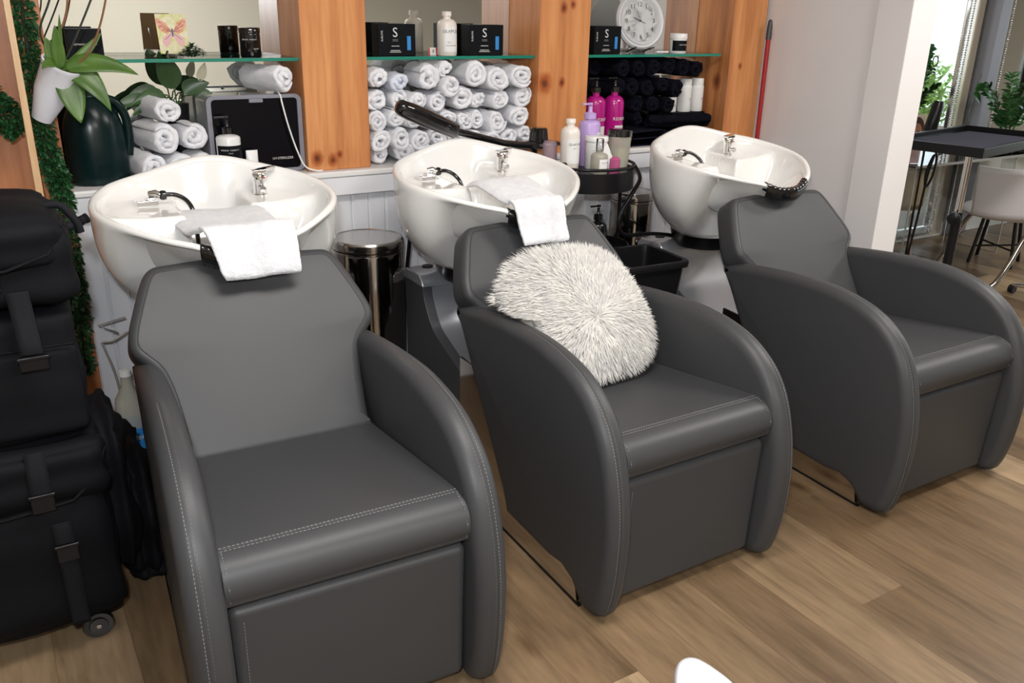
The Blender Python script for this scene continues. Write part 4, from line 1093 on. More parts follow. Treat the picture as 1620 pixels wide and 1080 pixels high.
# swivel arm with padded grip standing behind the second basin
def swivel():
    t = thing('swivel_arm_stand', 'black swivel arm with thick rounded grip above the middle basin', 'arm stand', (2.085, 3.20, 0), 0)
    b = MB().lathe([(0, 1.045), (.095, 1.045), (.115, 1.055), (.105, 1.068), (.04, 1.078), (0, 1.078)], n=48, sy=.55); obj('base_disc', b, M_bgl, t, smooth=50)
    kb = MB()
    pr = [(0, 1.07), (.042, 1.07), (.036, 1.125), (.030, 1.130), (0, 1.131)]
    kb.lathe(pr, n=40)
    kb.v = [(x*(1+.03*cos(20*atan2(y, x))), y*(1+.03*cos(20*atan2(y, x))), z) for x, y, z in kb.v]
    obj('ribbed_knob', kb, M_bgl, t, smooth=30)
    obj('pole', MB().tube([(0, .03, 0), (0, .03, 1.05)], .012, 14), M_bp, t)
    obj('floor_foot', MB().lathe([(0, 0), (.11, 0), (.11, .012), (.02, .02), (0, .02)], (0, .0, 0), 36, sy=.6), M_bp, t)
    P0 = Vector((-.03, -.03, 1.062)); P1 = Vector((-.22, -.07, 1.085)); P2 = Vector((-.46, -.11, 1.150)); P3 = Vector((-.735, -.16, 1.262))
    obj('rod', MB().tube([P0, (P0+P1)/2+Vector((0, 0, -.004)), P1, P2], .0145, 16), M_bgl, t)
    d = P3-P2; gp = MB().tube([P2-d*.0, P2+d*.01, P2+d*.04, P2+d*.30, P2+d*.55, P2+d*.8, P2+d*.93, P2+d*.98, P2+d*1.0], [.016, .026, .032, .033, .035, .034, .031, .024, .010], 24, flat=1.0)
    obj('grip', gp, M_bgl, t, smooth=180)
    rb = MB()
    for k in range(5): rb.tube([P2+d*.06+Vector((0, -.033, .006*k-.008)), P2+d*.55+Vector((0, -.035, .006*k-.008))], .0015, 6)
    obj('grip_ridges', rb, M_bgl, t)
swivel()

# items on the trolley's middle tray and beside it
t = bottle('black pump bottle standing on the trolley, mostly behind the black bin', (2.205, 2.90, .614), .038, .165, M_bgl, .38, M_bgl, True, name='pump_bottle', shoulder=.9)
br = thing('round_brush', 'round black bristle brush left of the black pump bottle', 'brush', (2.125, 2.93, .614), 0)
obj('brush_handle', MB().tube([(0, 0, .0), (0, 0, .10)], .010, 12), M_bp, br)
bb = MB(); rnd = random.Random(8)
for k in range(500):
    a = rnd.uniform(0, 6.3); z = rnd.uniform(.08, .15); p = Vector((0, 0, z)); e = Vector((.034*cos(a), .034*sin(a), z+rnd.uniform(0, .02)))
    bb.add([p, p+Vector((.001, .001, 0)), e], [(0, 1, 2)])
q = obj('bristles', bb, M_bp, br, smooth=None, fix=False)
def wastebin():
    t = thing('waste_bin', 'open black plastic waste bin between the middle and right chairs', 'bin', (2.19, 2.63, 0), radians(-4))
    vs = []; fs = []
    def rect(wx, wy, z, r=.03):
        p = []
        for cx, cy, a0 in ((wx-r, wy-r, 0), (-wx+r, wy-r, pi/2), (-wx+r, -wy+r, pi), (wx-r, -wy+r, 3*pi/2)):
            for k in range(5): a = a0+pi/2*k/4; p.append((cx+r*cos(a), cy+r*sin(a), z))
        return p
    rings = [rect(.11, .09, 0), rect(.165, .135, .655), rect(.178, .148, .655), rect(.180, .150, .675), rect(.176, .146, .682), rect(.162, .132, .680), rect(.158, .128, .65), rect(.105, .085, .01)]
    for r_ in rings: vs += r_
    n = 20
    for i in range(len(rings)-1):
        for k in range(n): fs.append((i*n+k, i*n+(k+1) % n, (i+1)*n+(k+1) % n, (i+1)*n+k))
    fs.append(tuple(range(n))); fs.append(tuple(range((len(rings)-1)*n, len(rings)*n)))
    obj('bin_body', MB().add(vs, fs), M_bp, t, smooth=40)
wastebin()
hp = spl([(2.51, 3.06, .965), (2.46, 2.95, .925), (2.385, 2.90, .874), (2.33, 2.90, .796), (2.317, 2.90, .735), (2.36, 2.90, .690), (2.50, 2.90, .680), (2.60, 2.90, .664), (2.66, 2.92, .645)], 8)
tag(obj('drain_hose', MB().tube(hp, .009, 10), M_bp), 'black hose looping over the back of the waste bin to the right pedestal', 'hose')
hp = spl([(1.405, 3.06, .80), (1.40, 3.075, .70), (1.40, 3.10, .60), (1.395, 3.125, .40), (1.39, 3.13, .10), (1.39, 3.13, .012)], 6)
tag(obj('drain_hose', MB().tube(hp, .008, 10), M_bp), 'black hose running down beside the polished bin under the middle basin', 'hose')
mp = thing('mop', 'red mop pole with grey tip standing against the white partition', 'mop', (3.466, 3.235, 0), 0)
obj('pole', MB().tube([(.0, 0, .05), (-.004, .003, 1.50)], .0115, 14), M_redm, mp)
obj('pole_tip', MB().tube([(-.004, .003, 1.49), (-.004, .003, 1.55), (-.004, .003, 1.575), (-.004, .003, 1.583)], [.0145, .013, .010, .006], 14), mat('grey_tip', (.05, .05, .055), .4), mp)
obj('mop_head', MB().box(-.10, .018, -.05, .05, 0, .05), M_tow, mp, bevel=.01)

# ================================================================== LEFT EDGE: BAGS
def softbox(x0, x1, y0, y1, z0, z1, r, n=1.0, seedv=1, amp=.004):
    mb = MB(); NX, NY, NZ = 12, 12, 12
    bm = bmesh.new(); bmesh.ops.create_cube(bm, size=2); bmesh.ops.subdivide_edges(bm, edges=bm.edges[:], cuts=13, use_grid_fill=True)
    cx, cy, cz_ = (x0+x1)/2, (y0+y1)/2, (z0+z1)/2; hx, hy, hz = (x1-x0)/2, (y1-y0)/2, (z1-z0)/2
    out = []
    for v in bm.verts:
        p = Vector((v.co.x*hx, v.co.y*hy, v.co.z*hz)); q = Vector((max(-hx+r, min(hx-r, p.x)), max(-hy+r, min(hy-r, p.y)), max(-hz+r, min(hz-r, p.z))))
        d = p-q; p2 = q+d.normalized()*r if d.length > 1e-6 else p
        w = amp*(sin(v.co.x*5+seedv)+sin(v.co.z*6+seedv*2)+sin(v.co.y*5+v.co.z*3))
        nn = Vector((v.co.x**5, v.co.y**5, v.co.z**5)); p2 = p2+nn.normalized()*w if nn.length > .1 else p2
        out.append((p2.x+cx, p2.y+cy, p2.z+cz_))
    bm.verts.index_update(); fs = [tuple(v.index for v in f.verts) for f in bm.faces]; bm.free()
    return MB().add(out, fs)
def buckle(par, x, y, z, w=.05, h=.045):
    q = obj('buckle', MB().box(x-w/2, x+w/2, y-.012, y, z-h/2, z+h/2).box(x-w/2-.004, x+w/2+.004, y-.014, y-.004, z+h/2-.010, z+h/2), M_bp, par, bevel=.003)
def strap(par, pts, w=.045):
    P = spl(pts, 5)
    def f(u, v):
        q = v*(len(P)-1); i = min(int(q), len(P)-2); p = P[i].lerp(P[i+1], q-i); return (p.x+(u-.5)*w, p.y, p.z)
    obj('strap', MB().grid(f, 4, 30), M_strap, par, smooth=180, solid=.004)
BX0, BX1 = -.36, .145
t = thing('rolling_makeup_case', 'large black wheeled soft case, bottom of the stacked bags by chair one', 'rolling case', (-.10, 2.285, 0), 0)
obj('case_body', softbox(-.27, .235, -.13, .24, .062, .60, .045, seedv=1), M_bag, t, smooth=180)
obj('front_pocket', softbox(-.27, .225, -.155, -.06, .10, .50, .03, seedv=3), M_bag, t, smooth=180)
obj('side_pocket', softbox(.20, .30, -.05, .24, .12, .58, .05, seedv=5, amp=.009), M_bag2, t, smooth=180)
fl = obj('flap', softbox(-.275, .232, -.168, -.05, .44, .60, .03, seedv=2), M_bag, t, smooth=180)
for zz in (.44,): obj('piping', MB().tube([(-.27, -.170, .455), (0, -.175, .45), (.15, -.172, .46), (.215, -.160, .51), (.238, -.12, .56)], .004, 8), M_bag2, t)
strap(t, [(.085, -.160, .60), (.085, -.176, .54), (.085, -.178, .49)], .045); buckle(t, .085, -.172, .475, .052, .05)
strap(t, [(.112, -.160, .40), (.115, -.166, .34), (.118, -.166, .10)], .042); buckle(t, .117, -.164, .32, .05, .05)
tg = obj('name_tag', MB().box(-.075, -.005, -.180, -.174, .475, .497), M_bgl, t, bevel=.001)
text('lettering', 'BOUTIQUE', .012, (-.04, -.1812, .486), FRONT, M_wtxt, tg, .0002)
for x in (-.22, .155):
    for y in (-.075, .18):
        wh = obj('wheel', MB().lathe([(0, -.014), (.022, -.014), (.024, -.010), (.036, -.011), (.040, -.006), (.040, .006), (.036, .011), (.024, .010), (.022, .014), (0, .014)], n=32, M=R(pi/2, 'X')).xf(T(x, y-.03, .042)), M_bgl, t, smooth=40)
        obj('hub_cap', MB().lathe([(0, 0), (.007, 0), (.006, .003), (0, .004)], n=14, M=R(pi/2, 'X')).xf(T(x, y-.044, .042)), M_chrome, wh)
t = thing('makeup_case', 'plain black soft case in the middle of the stacked bags', 'case', (-.10, 2.285, .606), 0)
obj('case_body', softbox(-.27, .225, -.125, .23, 0, .320, .03, seedv=7, amp=.003), M_bag, t, smooth=180)
obj('lid_panel', softbox(-.27, .215, -.135, -.10, .02, .235, .012, seedv=4, amp=.001), M_bag, t, smooth=180)
obj('piping', MB().tube([(-.27, -.139, .245), (.21, -.139, .245)], .003, 8), M_bag2, t)
t = thing('shoulder_case', 'black top bag of the stack, with flap, buckle and shoulder strap', 'bag', (-.10, 2.255, .938), 0)
obj('bag_body', softbox(-.27, .238, -.115, .22, 0, .205, .04, seedv=9), M_bag, t, smooth=180)
obj('flap', softbox(-.275, .232, -.135, .22, .085, .235, .055, seedv=6), M_bag, t, smooth=180)
obj('top_handle_patch', softbox(-.20, .06, .0, .12, .228, .243, .008, seedv=6, amp=.001), M_strap, t, smooth=180)
obj('piping', MB().tube([(-.27, -.134, .115), (.10, -.137, .108), (.19, -.128, .135), (.235, -.09, .19)], .004, 8), M_bag2, t)
strap(t, [(.06, -.122, .205), (.06, -.144, .16), (.06, -.142, .110)], .048); buckle(t, .06, -.132, .090, .055, .05)
strap(t, [(.115, -.122, .055), (.118, -.132, .0), (.121, -.150, -.06), (.122, -.152, -.085)], .046); buckle(t, .122, -.148, -.105, .06, .035)
obj('carry_loop', MB().tube(spl([(.20, -.02, .222), (.235, -.02, .220), (.262, -.03, .185), (.27, -.03, .155)], 6), .009, 10), M_strap, t)
obj('side_loop', MB().tube(spl([(.22, .06, .145), (.262, .075, .150), (.285, .085, .158), (.30, .09, .162)], 6), [.011, .013, .010, .013, .010, .012, .010, .013, .010, .012, .010, .013, .011, .012, .010, .013, .011, .013, .010][:19], 10), M_strap, t)
t = thing('fabric_bundle', 'crumpled black fabric bag on the floor behind the rolling case', 'bag', (.155, 2.42, 0), 0)
obj('bag_cloth', softbox(.02, .120, -.12, .22, .06, .40, .05, seedv=13, amp=.012), M_bag2, t, smooth=180)
obj('bag_base', softbox(.02, .12, -.08, .24, .0, .10, .04, seedv=11, amp=.006), M_bag2, t, smooth=180)

t = thing('water_bottle', 'clear plastic water bottle with blue label behind the nearest chair', 'bottle', (.292, 2.98, 0), 0)
obj('bottle_body', MB().lathe([(0, 0), (.050, 0), (.055, .01), (.055, .25), (.045, .33), (.018, .38), (.016, .42), (0, .42)], n=32), M_cleary, t, smooth=50)
lb_ = obj('blue_band', MB().lathe([(.0560, .10), (.0565, .10), (.0565, .235), (.0560, .235)], n=32), M_blue, t); text('lettering', 'Water', .03, (-.012, -.0572, .205), (pi/2, 0, -.1), M_wtxt, lb_, .0003)
obj('cap', MB().lathe([(0, .415), (.019, .415), (.019, .435), (0, .437)], n=20), M_botw, t)
wr = MB().tube(spl([(.30, 3.22, .0), (.285, 3.20, .30), (.26, 3.19, .44), (.255, 3.19, .470), (.29, 3.18, .475), (.34, 3.18, .500)], 5), .004, 6)
wr.tube([(.34, 3.18, .555), (.25, 3.19, .535), (.31, 3.18, .50)], .004, 6)
tag(obj('wire_hanger', wr, mat('pale_wire', (.50, .48, .45), .4, .5)), 'bent pale wire hanger behind the nearest chair', 'wire hanger')

# ================================================================== LEFT EDGE: GARLAND, FRAME, ORCHID
def garland(label, path, rad, count, seedv, name='leaf_garland'):
    t = thing(name, label, 'garland', path[0], 0); o = Vector(path[0]); P = [p-o for p in spl(path, 10)]
    obj('vine', MB().tube(P, .006, 8), M_stemk, t); rnd = random.Random(seedv); mb = MB()
    for k in range(count):
        q = rnd.random()*(len(P)-1); i = min(int(q), len(P)-2); c = P[i].lerp(P[i+1], q-i); tg = (P[i+1]-P[i]).normalized()
        a = Vector((rnd.gauss(0, 1), rnd.gauss(0, 1), rnd.gauss(0, 1))); a = (a-a.dot(tg)*tg).normalized()
        b = c+a*rad*rnd.uniform(.3, 1.0); d = (a+tg*rnd.uniform(-1, 1)+Vector((0, -.2, rnd.uniform(-.6, .4)))).normalized()
        leafmesh(mb, b, d, rnd.uniform(.012, .022), rnd.uniform(.004, .007), .5, .2, 3, up_=(rnd.gauss(0, 1), rnd.gauss(0, 1), 1))
    f = obj('foliage', mb, M_gar, t, smooth=180, fix=False)
garland('dense small-leaved green garland hanging down the left post', [(.190, 3.19, 2.05), (.188, 3.19, 1.75), (.180, 3.19, 1.50), (.178, 3.19, 1.30), (.190, 3.19, 1.12), (.206, 3.195, 1.02), (.203, 3.20, .80), (.200, 3.21, .58), (.182, 3.21, .36)], .030, 5200, 2)
garland('loop of small-leaved green garland left of the wooden frame strip', [(-.02, 3.16, 1.42), (.045, 3.155, 1.33), (.085, 3.15, 1.27), (.115, 3.15, 1.215)], .040, 1100, 5)  # modelled leaves in place of the garland's reflection in the framed mirror
M_strip = pine('pale_wood_strip', (.60, .38, .20), (.50, .30, .15), 2.)
fr = thing('leaning_frame', 'pale wooden frame strip leaning on the left post beside the garland', 'frame', (0, 0, 0), 0)
obj('frame_rail', MB().prism([(.133, 2.0), (.149, 2.0), (.149, .98), (.127, .98)], lambda a, z: (a, 3.095, z), lambda a, z: (a, 3.115, z)), M_strip, fr, bevel=.002)
def orchid():
    t = thing('orchid', 'orchid with broad green leaves in a white pot tilted against the garland', 'potted orchid', (.205, 3.14, 1.30), 0)
    ax = Vector((.40, -.30, .86)).normalized()
    M = T(0, 0, 0) @ ax.to_track_quat('Z', 'Y').to_matrix().to_4x4()
    obj('pot', MB().lathe([(0, -.055), (.030, -.055), (.052, .045), (.056, .125), (.059, .130), (.059, .138), (.053, .138), (.048, .115), (0, .115)], n=40).xf(M), M_pot, t, smooth=40)
    rnd = random.Random(3); ms = MB()
    top = ax*.122
    for k in range(260):
        a = rnd.uniform(0, 6.3); r = .05*sqrt(rnd.random()); p = M @ Vector((r*cos(a), r*sin(a), .118)); leafmesh(ms, p, (rnd.gauss(0, 1), rnd.gauss(0, 1), 1.2), .022, .002, .4, .1, 3)
    obj('moss', ms, M_moss, t, smooth=180, fix=False)
    b0 = top
    specs = [((.62, -.25, -.05), .175, .034, 1.3, (-.1, -.95, .45)), ((.85, -.15, .28), .20, .026, .55, (0, -.8, .6)), ((.16, -.25, -.6), .155, .030, .6, (0, -1, .3)), ((.9, .1, .55), .15, .012, -.3, (0, -1, .4)), ((.0, -.2, 1), .12, .014, .1, (0, -1, 0)), ((-.25, -.1, 1), .09, .018, .2, (0, -1, 0)), ((-.35, -.4, .5), .08, .018, 1.0, (0, -.7, 1)), ((.1, -.2, 1), .15, .006, .0, (0, -1, 0))]
    for d, L_, wd, dr, u in specs:
        wd *= 1.35; L_ *= 1.08
        l = MB(); leafmesh(l, b0+Vector((d[0]*.012, -.01, .0)), d, L_, wd, dr, .22, n=14, up_=u); obj('leaf', l, M_leaf, t, smooth=180, fix=False, solid=.0018)
    for pts, m in (([(0, 0, 0), (.03, -.02, .05), (.09, -.03, .16), (.16, -.04, .30), (.22, -.04, .42)], M_stemk), ([(.02, 0, -.01), (.08, -.03, .045), (.13, -.04, .14), (.17, -.04, .28), (.17, -.03, .4)], M_stem),
                   ([(0, 0, 0), (-.01, -.02, .07), (.03, -.02, .14), (.05, -.02, .22), (.05, -.02, .36)], M_stem), ([(0, 0, 0), (-.04, -.01, .10), (.0, -.02, .2), (.06, -.02, .36)], M_stemk)):
        obj('flower_stem', MB().tube([Vector(p)+b0 for p in spl(pts, 6)], .0032, 7), m, t)
orchid()

# ================================================================== FOREGROUND WHITE SHELL CHAIR EDGE
def foreground():
    t = thing('moulded_chair', 'white moulded plastic chair of which only a rounded armrest tip shows at the bottom edge', 'chair', (1.02, .86, 0), 0)
    c = spl([(-.150, -.03, .47), (-.147, -.01, .515), (-.132, 0, .545), (-.105, -.005, .549), (-.075, -.03, .528), (-.05, -.06, .50), (-.03, -.09, .46)], 7)
    def f(u, v):
        q = u*(len(c)-1); i = min(int(q), len(c)-2); p = c[i].lerp(c[i+1], q-i); return (p.x+.02*v, p.y+.0-.05*v, p.z*(1-v)+.40*v)
    obj('shell_back', MB().grid(f, 40, 8), M_bright, t, smooth=180, solid=.018)
    obj('seat', MB().lathe([(0, .38), (.19, .39), (.20, .405), (.19, .42), (0, .405)], (.03, -.22, 0), 36), M_bright, t, smooth=60)
    for a in (45, 135, 225, 315):
        obj('leg', MB().tube([(.03+.12*cos(radians(a)), -.22+.12*sin(radians(a)), .39), (.03+.19*cos(radians(a)), -.22+.19*sin(radians(a)), 0)], .013, 10), M_chrome, t)
foreground()

# ================================================================== SALON BEYOND THE PARTITION
def beaded_mirror(label, x0, x1, z0, z1, y=3.94, fw=.055, cat='mirror', rz=0):
    t = thing('beaded_mirror', label, cat, (x0, y, z0), rz, None); w = x1-x0; h = z1-z0
    obj('mirror_glass', MB().box(fw, w-fw, .0, .004, fw, h-fw), M_mirror, t, smooth=None)
    f = MB()
    for a, b, c, d in ((0, fw, 0, h), (w-fw, w, 0, h), (fw, w-fw, 0, fw), (fw, w-fw, h-fw, h)): f.box(a, b, -.015, .02, c, d)
    obj('mirror_frame', f, M_chrome2, t, bevel=.004)
    bd = MB(); r = .007
    def bead(x, z):
        bd.lathe([(0, -r), (r*.7, -r*.7), (r, 0), (r*.7, r*.7), (0, r)], (x, -.016, z), 6)
    z = .01
    while z < h: bead(.008, z); bead(w-.008, z); bead(fw-.006, z); bead(w-fw+.006, z); z += .0165
    q = obj('bead_trim', bd, M_chrome, t, smooth=180); q['kind'] = 'stuff'
    return t
beaded_mirror('tall silver mirror with beaded frame, left of the grey column, reflecting the window', 5.20, 6.235, .05, 2.1)
beaded_mirror('silver beaded mirror at the right edge behind the zamioculcas plant', 6.66, 7.5, .70, 2.1, rz=radians(-15))
tag(obj('mirror_strip', MB().box(6.25, 6.40, 3.95, 3.975, .02, 2.3), mat('beige_mirror_strip', (.62, .55, .44), .15, .6)), 'narrow beige mirrored strip between the silver mirror and the grey column', 'mirror strip')
struct('column', MB().box(6.42, 6.62, 3.86, 3.979, 0, 2.75), M_col, bevel=.05, seg=6)

def zzplant(name, label, loc, H_, n, seedv, spread=.12, potr=.07, poth=.12, pm=None, lean=(0, 0)):
    t = thing(name, label, 'plant', loc, 0)
    obj('pot', MB().lathe([(0, 0), (potr*.8, 0), (potr, poth), (potr*.9, poth), (0, poth*.9)], n=32), pm or M_bp, t, smooth=50)
    rnd = random.Random(seedv); st = MB(); lf = MB()
    for k in range(n):
        a = 2*pi*k/n+rnd.uniform(-.3, .3); h = H_*rnd.uniform(.75, 1.05); ex = spread*rnd.uniform(.5, 1.1)
        pts = [Vector((.02*cos(a), .02*sin(a), poth*.9)), Vector((ex*.35*cos(a), ex*.35*sin(a), poth+h*.4)), Vector((ex*.8*cos(a)+lean[0]*.6, ex*.8*sin(a), poth+h*.8)), Vector((ex*1.2*cos(a)+lean[0], ex*1.2*sin(a), poth+h))]
        c = spl(pts, 8); st.tube(c, [.006*(1-.6*i/len(c)) for i in range(len(c))], 7)
        for i in range(7, len(c)):
            tg = (c[min(i+1, len(c)-1)]-c[i-1]).normalized()
            for s in (-1, 1):
                sd = Vector((-sin(a), cos(a), 0))*s; sd = (Matrix.Rotation(rnd.uniform(-.5, .5), 3, tg) @ sd)
                leafmesh(lf, c[i], sd*.9+tg*.55, rnd.uniform(.065, .09)*(1.1-.4*i/len(c)), .017, .25, .2, 6, up_=(rnd.gauss(0, .4), -1, .6))
    obj('stems', st, M_zz, t); obj('foliage', lf, M_zz, t, smooth=180, fix=False)
zzplant('zamioculcas', 'feathery green zamioculcas plant in front of the tall silver mirror', (5.33, 3.70, .722), .58, 6, 5, .12)
zzplant('zamioculcas', 'green zamioculcas plant at the right edge, on the clear console table', (6.26, 3.52, .722), .46, 7, 9, .17, .085, .05)
vt = thing('potted_vine', 'three heart-shaped green leaves hanging before the beige mirrored strip', 'plant', (6.06, 3.70, .722), 0)
obj('vase', MB().lathe([(0, 0), (.02, 0), (.022, .10), (.01, .16), (.012, .2), (0, .2)], n=20), M_clear, vt)
l = MB(); st = MB(); st.tube([(0, 0, .02), (-.01, 0, .25), (.03, 0, .48)], .003, 6)
for b, d in (((.03, 0, .48), (-.3, -.2, .3)), ((.0, 0, .40), (.6, -.2, -.4)), ((.01, 0, .42), (.9, -.2, .6))): leafmesh(l, b, d, .11, .03, .5, .2, 8, up_=(0, -1, .2))
obj('stem', st, M_zz, vt); obj('leaves', l, M_zz, vt, smooth=180, fix=False)

# clear acrylic console
def console():
    t = thing('acrylic_console', 'clear acrylic console table behind the black tray', 'console table', (0, 0, 0), 0)
    obj('tabletop', MB().box(5.10, 6.9, 3.40, 3.86, .705, .718), M_acr, t, smooth=None)
    e = MB()
    e.box(5.10, 6.9, 3.396, 3.40, .703, .720)
    obj('polished_edge', e, M_acre, t, smooth=None)
    for x in (5.14, 5.68, 6.28, 6.86):
        obj('side_panel', MB().box(x-.006, x+.006, 3.42, 3.84, 0, .705), M_acr, t, smooth=None)
        obj('panel_edge', MB().box(x-.006, x+.006, 3.414, 3.42, 0, .705), M_acre, t, smooth=None)
console()
# brochure with portrait
bt = thing('portrait_poster', 'cardboard poster with a woman\'s portrait on the console, behind the tray', 'poster', (5.13, 3.52, .7205), radians(-30))
pb = obj('poster_board', MB().box(-.12, .105, 0, .006, 0, .31), mat('poster_beige', (.55, .44, .36), .5), bt, smooth=None)
def ell(cx, cz_, rx, rz, y, n=20): return flat([(cx+rx*cos(2*pi*k/n), cz_+rz*sin(2*pi*k/n)) for k in range(n)], y)
obj('hair_print', ell(.045, .225, .055, .070, -.001), M_hairp, pb, smooth=None, fix=False)
obj('face_print', ell(.052, .200, .036, .055, -.002), M_skin, pb, smooth=None, fix=False)
obj('body_print', flat([(-.08, 0), (.10, 0), (.09, .09), (.06, .13), (.02, .13), (-.05, .08)], -.0015), mat('printed_cloth', (.42, .30, .31), .6), pb, smooth=None, fix=False)
for x in (.036, .066): obj('eye_print', ell(x, .205, .006, .003, -.003, 10), M_bp, pb, smooth=None, fix=False)
obj('lip_print', ell(.052, .168, .010, .004, -.003, 10), mat('lip_print', (.35, .05, .05), .5), pb, smooth=None, fix=False)

# hair dryer hanging with its cord
def dryer():
    t = thing('hair_dryer', 'black hair dryer with looped cord hanging beside the partition edge', 'hair dryer', (5.02, 3.32, .98), 0)
    obj('dryer_barrel', MB().tube([(.02, 0, -.06), (.03, 0, -.04), (.07, 0, .12), (.075, 0, .15)], [.025, .040, .034, .028], 20), M_bp, t)
    obj('grip', MB().tube([(.035, 0, -.02), (.10, 0, -.11), (.115, 0, -.14)], [.020, .018, .015], 14), M_bp, t)
    c = spl([(.11, 0, -.13), (.16, 0, -.20), (.15, 0, -.32), (.10, 0, -.38), (.08, 0, -.28), (.13, 0, -.18), (.10, 0, -.30), (.09, 0, -.42), (.075, .0, -.60), (.03, 0, -.965)], 8)
    obj('cord', MB().tube(c, .0075, 8), M_bp, t)
    obj('stand_rod', MB().tube([(.075, .03, -.975), (.06, .03, .02)], .007, 8), M_bp, t)
    obj('stand_foot', MB().box(-.0, .14, -.06, .10, -.98, -.97), M_bp, t, bevel=.003)
dryer()

# black tray stand
def traystand():
    t = thing('tray_stand', 'black square tray on a chrome and black pole stand', 'tray table', (4.60, 2.76, 0), 0)
    M = T(0, 0, 0) @ R(radians(10), 'Z')
    z = .958; a, b = .40, .25
    tr = MB().box(-.36, .62, -.20, .30, z, z+.012); obj('tray_base', tr.xf(M), M_bp, t, smooth=None)
    rm = MB()
    for (x0, x1, y0, y1) in ((-.365, .625, -.205, -.19), (-.365, .625, .29, .305), (-.37, -.355, -.205, .305), (.61, .625, -.205, .305)): rm.box(x0, x1, y0, y1, z-.004, z+.045)
    obj('tray_rim', rm.xf(M), M_bp, t, bevel=.003)
    obj('tray_mat', MB().box(-.20, .56, -.15, .25, z+.012, z+.018).xf(M), mat('blue_grey_mat', (.03, .03, .055), .8, bump=(50, .8, .004)), t, smooth=None)
    obj('upper_pole', MB().tube([(0, 0, .56), (0, 0, z)], .019, 20), M_chrome, t)
    lp_ = obj('lower_pole', MB().tube([(0, 0, .02), (0, 0, .60)], .027, 20), M_bp, t)
    obj('clamp_knob', MB().tube([(-.02, -.0, .575), (-.055, -.015, .575)], .010, 10).lathe([(0, 0), (.034, 0), (.034, .018), (0, .02)], n=20, M=R(-pi/2, 'Y')).xf(T(0, 0, 0)) if False else MB().tube([(-.02, 0, .575), (-.06, -.02, .575)], .009, 10).tube([(-.055, -.018, .575), (-.060, -.020, .575), (-.075, -.028, .575), (-.080, -.030, .575)], [.01, .034, .034, .012], 20), M_bp, lp_)
    for k in range(5):
        an = 2*pi*k/5; obj('base_leg', MB().tube([(0, 0, .05), (.26*cos(an), .26*sin(an), .03)], .013, 10), M_bp, t)
traystand()

# white chair on a curved chrome tube
def wchair():
    t = thing('salon_chair', 'white shell chair back on a curved chrome tube at the right edge', 'chair', (5.43, 2.97, 0), 0)
    def f(u, v):
        a = radians(172+ (u)*100); r = .33+.01*v; z = .44+.31*v
        return (.27+r*cos(a)*1.0-.02*v, .12+r*sin(a)*.85, z)
    sh = MB().grid(f, 24, 10); obj('shell_back', sh, M_wchair, t, smooth=180, solid=.022, bevel=None)
    obj('seat', MB().lathe([(0, .40), (.26, .41), (.28, .43), (.26, .455), (0, .44)], (.28, .12, 0), 40), M_wchair, t, smooth=60)
    for s in (0, 1):
        y = -.12+.42*s
        c = spl([(.20, y, .42), (.10, y, .34), (-.02, y+.02, .16), (-.14, y+.04, .045), (-.28, y+.05, .022), (.0, y+.05, .022), (.45, y, .022)] if False else [(.22, y, .41), (.10, y, .32), (.0, y, .18), (-.12, y, .06), (-.26, y, .022), (-.40, y, .022)], 8)
        obj('tube_leg', MB().tube(c, .016, 12), M_tubew, t)
    obj('base_tube', MB().tube([(-.40, -.12, .022), (-.40, .30, .022)], .016, 12), M_tubew, t)
wchair()
def stool(label, x, y, rz):
    t = thing('black_legged_stool', label, 'stool', (x, y, 0), rz)
    obj('seat', MB().lathe([(0, .44), (.17, .44), (.18, .46), (.17, .48), (0, .48)], n=32), M_beige, t, smooth=50)
    for a in (45, 135, 225, 315):
        obj('leg', MB().tube([(.12*cos(radians(a)), .12*sin(radians(a)), .44), (.19*cos(radians(a)), .19*sin(radians(a)), 0)], .012, 8), M_bp, t)
    for a in (45, 135): obj('cross_bar', MB().tube([(.17*cos(radians(a)), .17*sin(radians(a)), .12), (-.17*cos(radians(a)), -.17*sin(radians(a)), .12)], .007, 6), M_bp, t)
stool('stool with thin black legs and crossed bars, behind the white chair', 6.02, 3.28, radians(20))
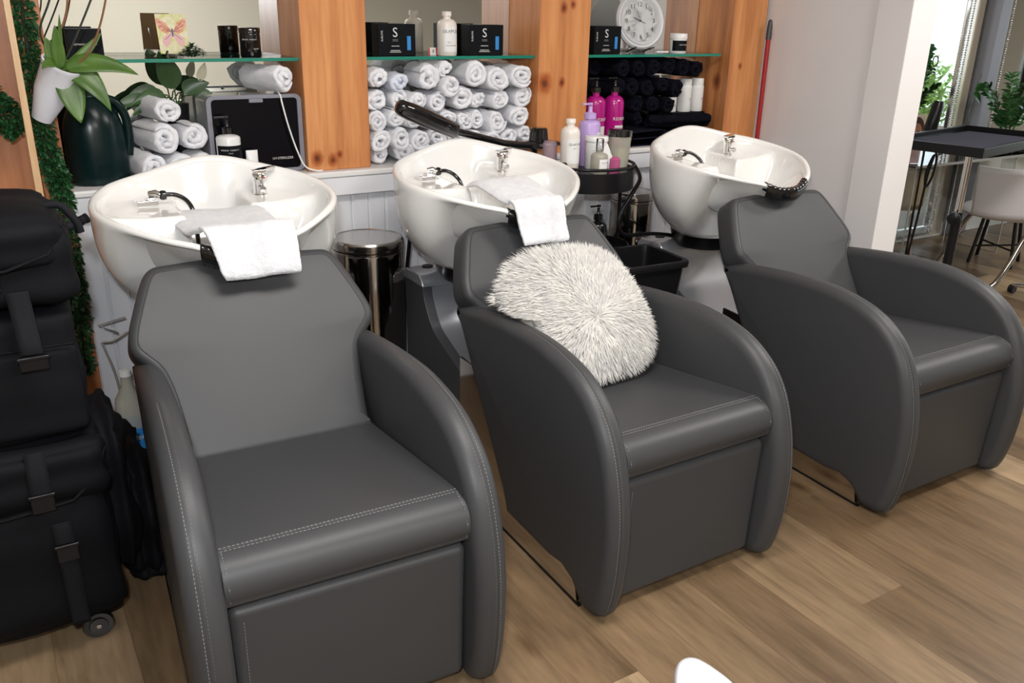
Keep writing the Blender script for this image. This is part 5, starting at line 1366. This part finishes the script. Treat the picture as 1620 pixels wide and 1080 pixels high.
def tubchair():
    t = thing('tub_chair', 'olive-beige tub chair on thin chrome legs behind the console panels', 'chair', (5.30, 3.62, 0), 0)
    def f(u, v):
        a = radians(150+u*240); r = .20-.03*(1-v); return (r*cos(a), r*sin(a)*.85, .42+.26*v)
    obj('shell_back', MB().grid(f, 36, 10), M_beige, t, smooth=180, solid=.015)
    obj('seat', MB().lathe([(0, .40), (.16, .40), (.18, .43), (.16, .45), (0, .45)], n=36, sy=.85), M_beige, t, smooth=60)
    for a in (45, 135, 225, 315): obj('leg', MB().tube([(.09*cos(radians(a)), .08*sin(radians(a)), .41), (.16*cos(radians(a)), .15*sin(radians(a)), 0)], .009, 8), M_chrome, t)
tubchair()
tag(obj('white_carton', MB().box(4.90, 5.08, 3.46, 3.60, 0.001, .235), M_botw, bevel=.003), 'small white carton on the floor beside the partition edge', 'box')
hg = thing('swivel_chair_base', 'chrome swivel chair foot at the far right edge, beside chair three', 'chair base', (5.50, 2.44, 0), 0)
for k in range(5):
    an = radians(178)+2*pi*k/5; q = obj('base_arm', MB().tube([(0, 0, .09), (.36*cos(an), .36*sin(an), .055)], [.022, .016], 12), M_chrome, hg)
    obj('castor', MB().lathe([(0, -.016), (.026, -.016), (.026, .016), (0, .016)], n=20, M=R(pi/2, 'X')).xf(T(.36*cos(an), .36*sin(an), .028)), M_bp, q)
obj('column', MB().tube([(0, 0, .05), (0, 0, .40)], .025, 16), M_chrome, hg)
obj('seat', MB().lathe([(0, .40), (.2, .40), (.22, .43), (.2, .47), (0, .48)], n=36), M_leather, hg, smooth=50)

# greenery outside the shop window
def bush(label, x, y, r, z, seedv):
    t = thing('street_tree', label, 'tree', (x, y, 0), 0, 'trees outside the window')
    obj('trunk', MB().tube([(0, 0, 0), (0, 0, z)], .06, 10), M_stem, t)
    mb = MB(); rnd = random.Random(seedv)
    for k in range(2600):
        d = Vector((rnd.gauss(0, 1), rnd.gauss(0, 1), rnd.gauss(0, 1))).normalized()*r*rnd.uniform(.5, 1)
        leafmesh(mb, d+Vector((0, 0, z)), (rnd.gauss(0, 1), rnd.gauss(0, 1), rnd.gauss(0, 1)), .12, .04, .2, .1, 2)
    obj('foliage', mb, mat('street_leaf', (.22, .42, .07), .5, vary=(3, (.40, .58, .15))), t, smooth=180, fix=False)
bush('leafy tree outside the shop window, seen in the tall silver mirror', 12.2, -.75, .80, .45, 1)
bush('leafy tree outside the shop window, further right', 12.4, 1.0, .80, .5, 2)
struct('pavement', MB().box(10.1, 20, -8, 10, -.05, 0), mat('pavement', (.5, .48, .45), .8), smooth=None)
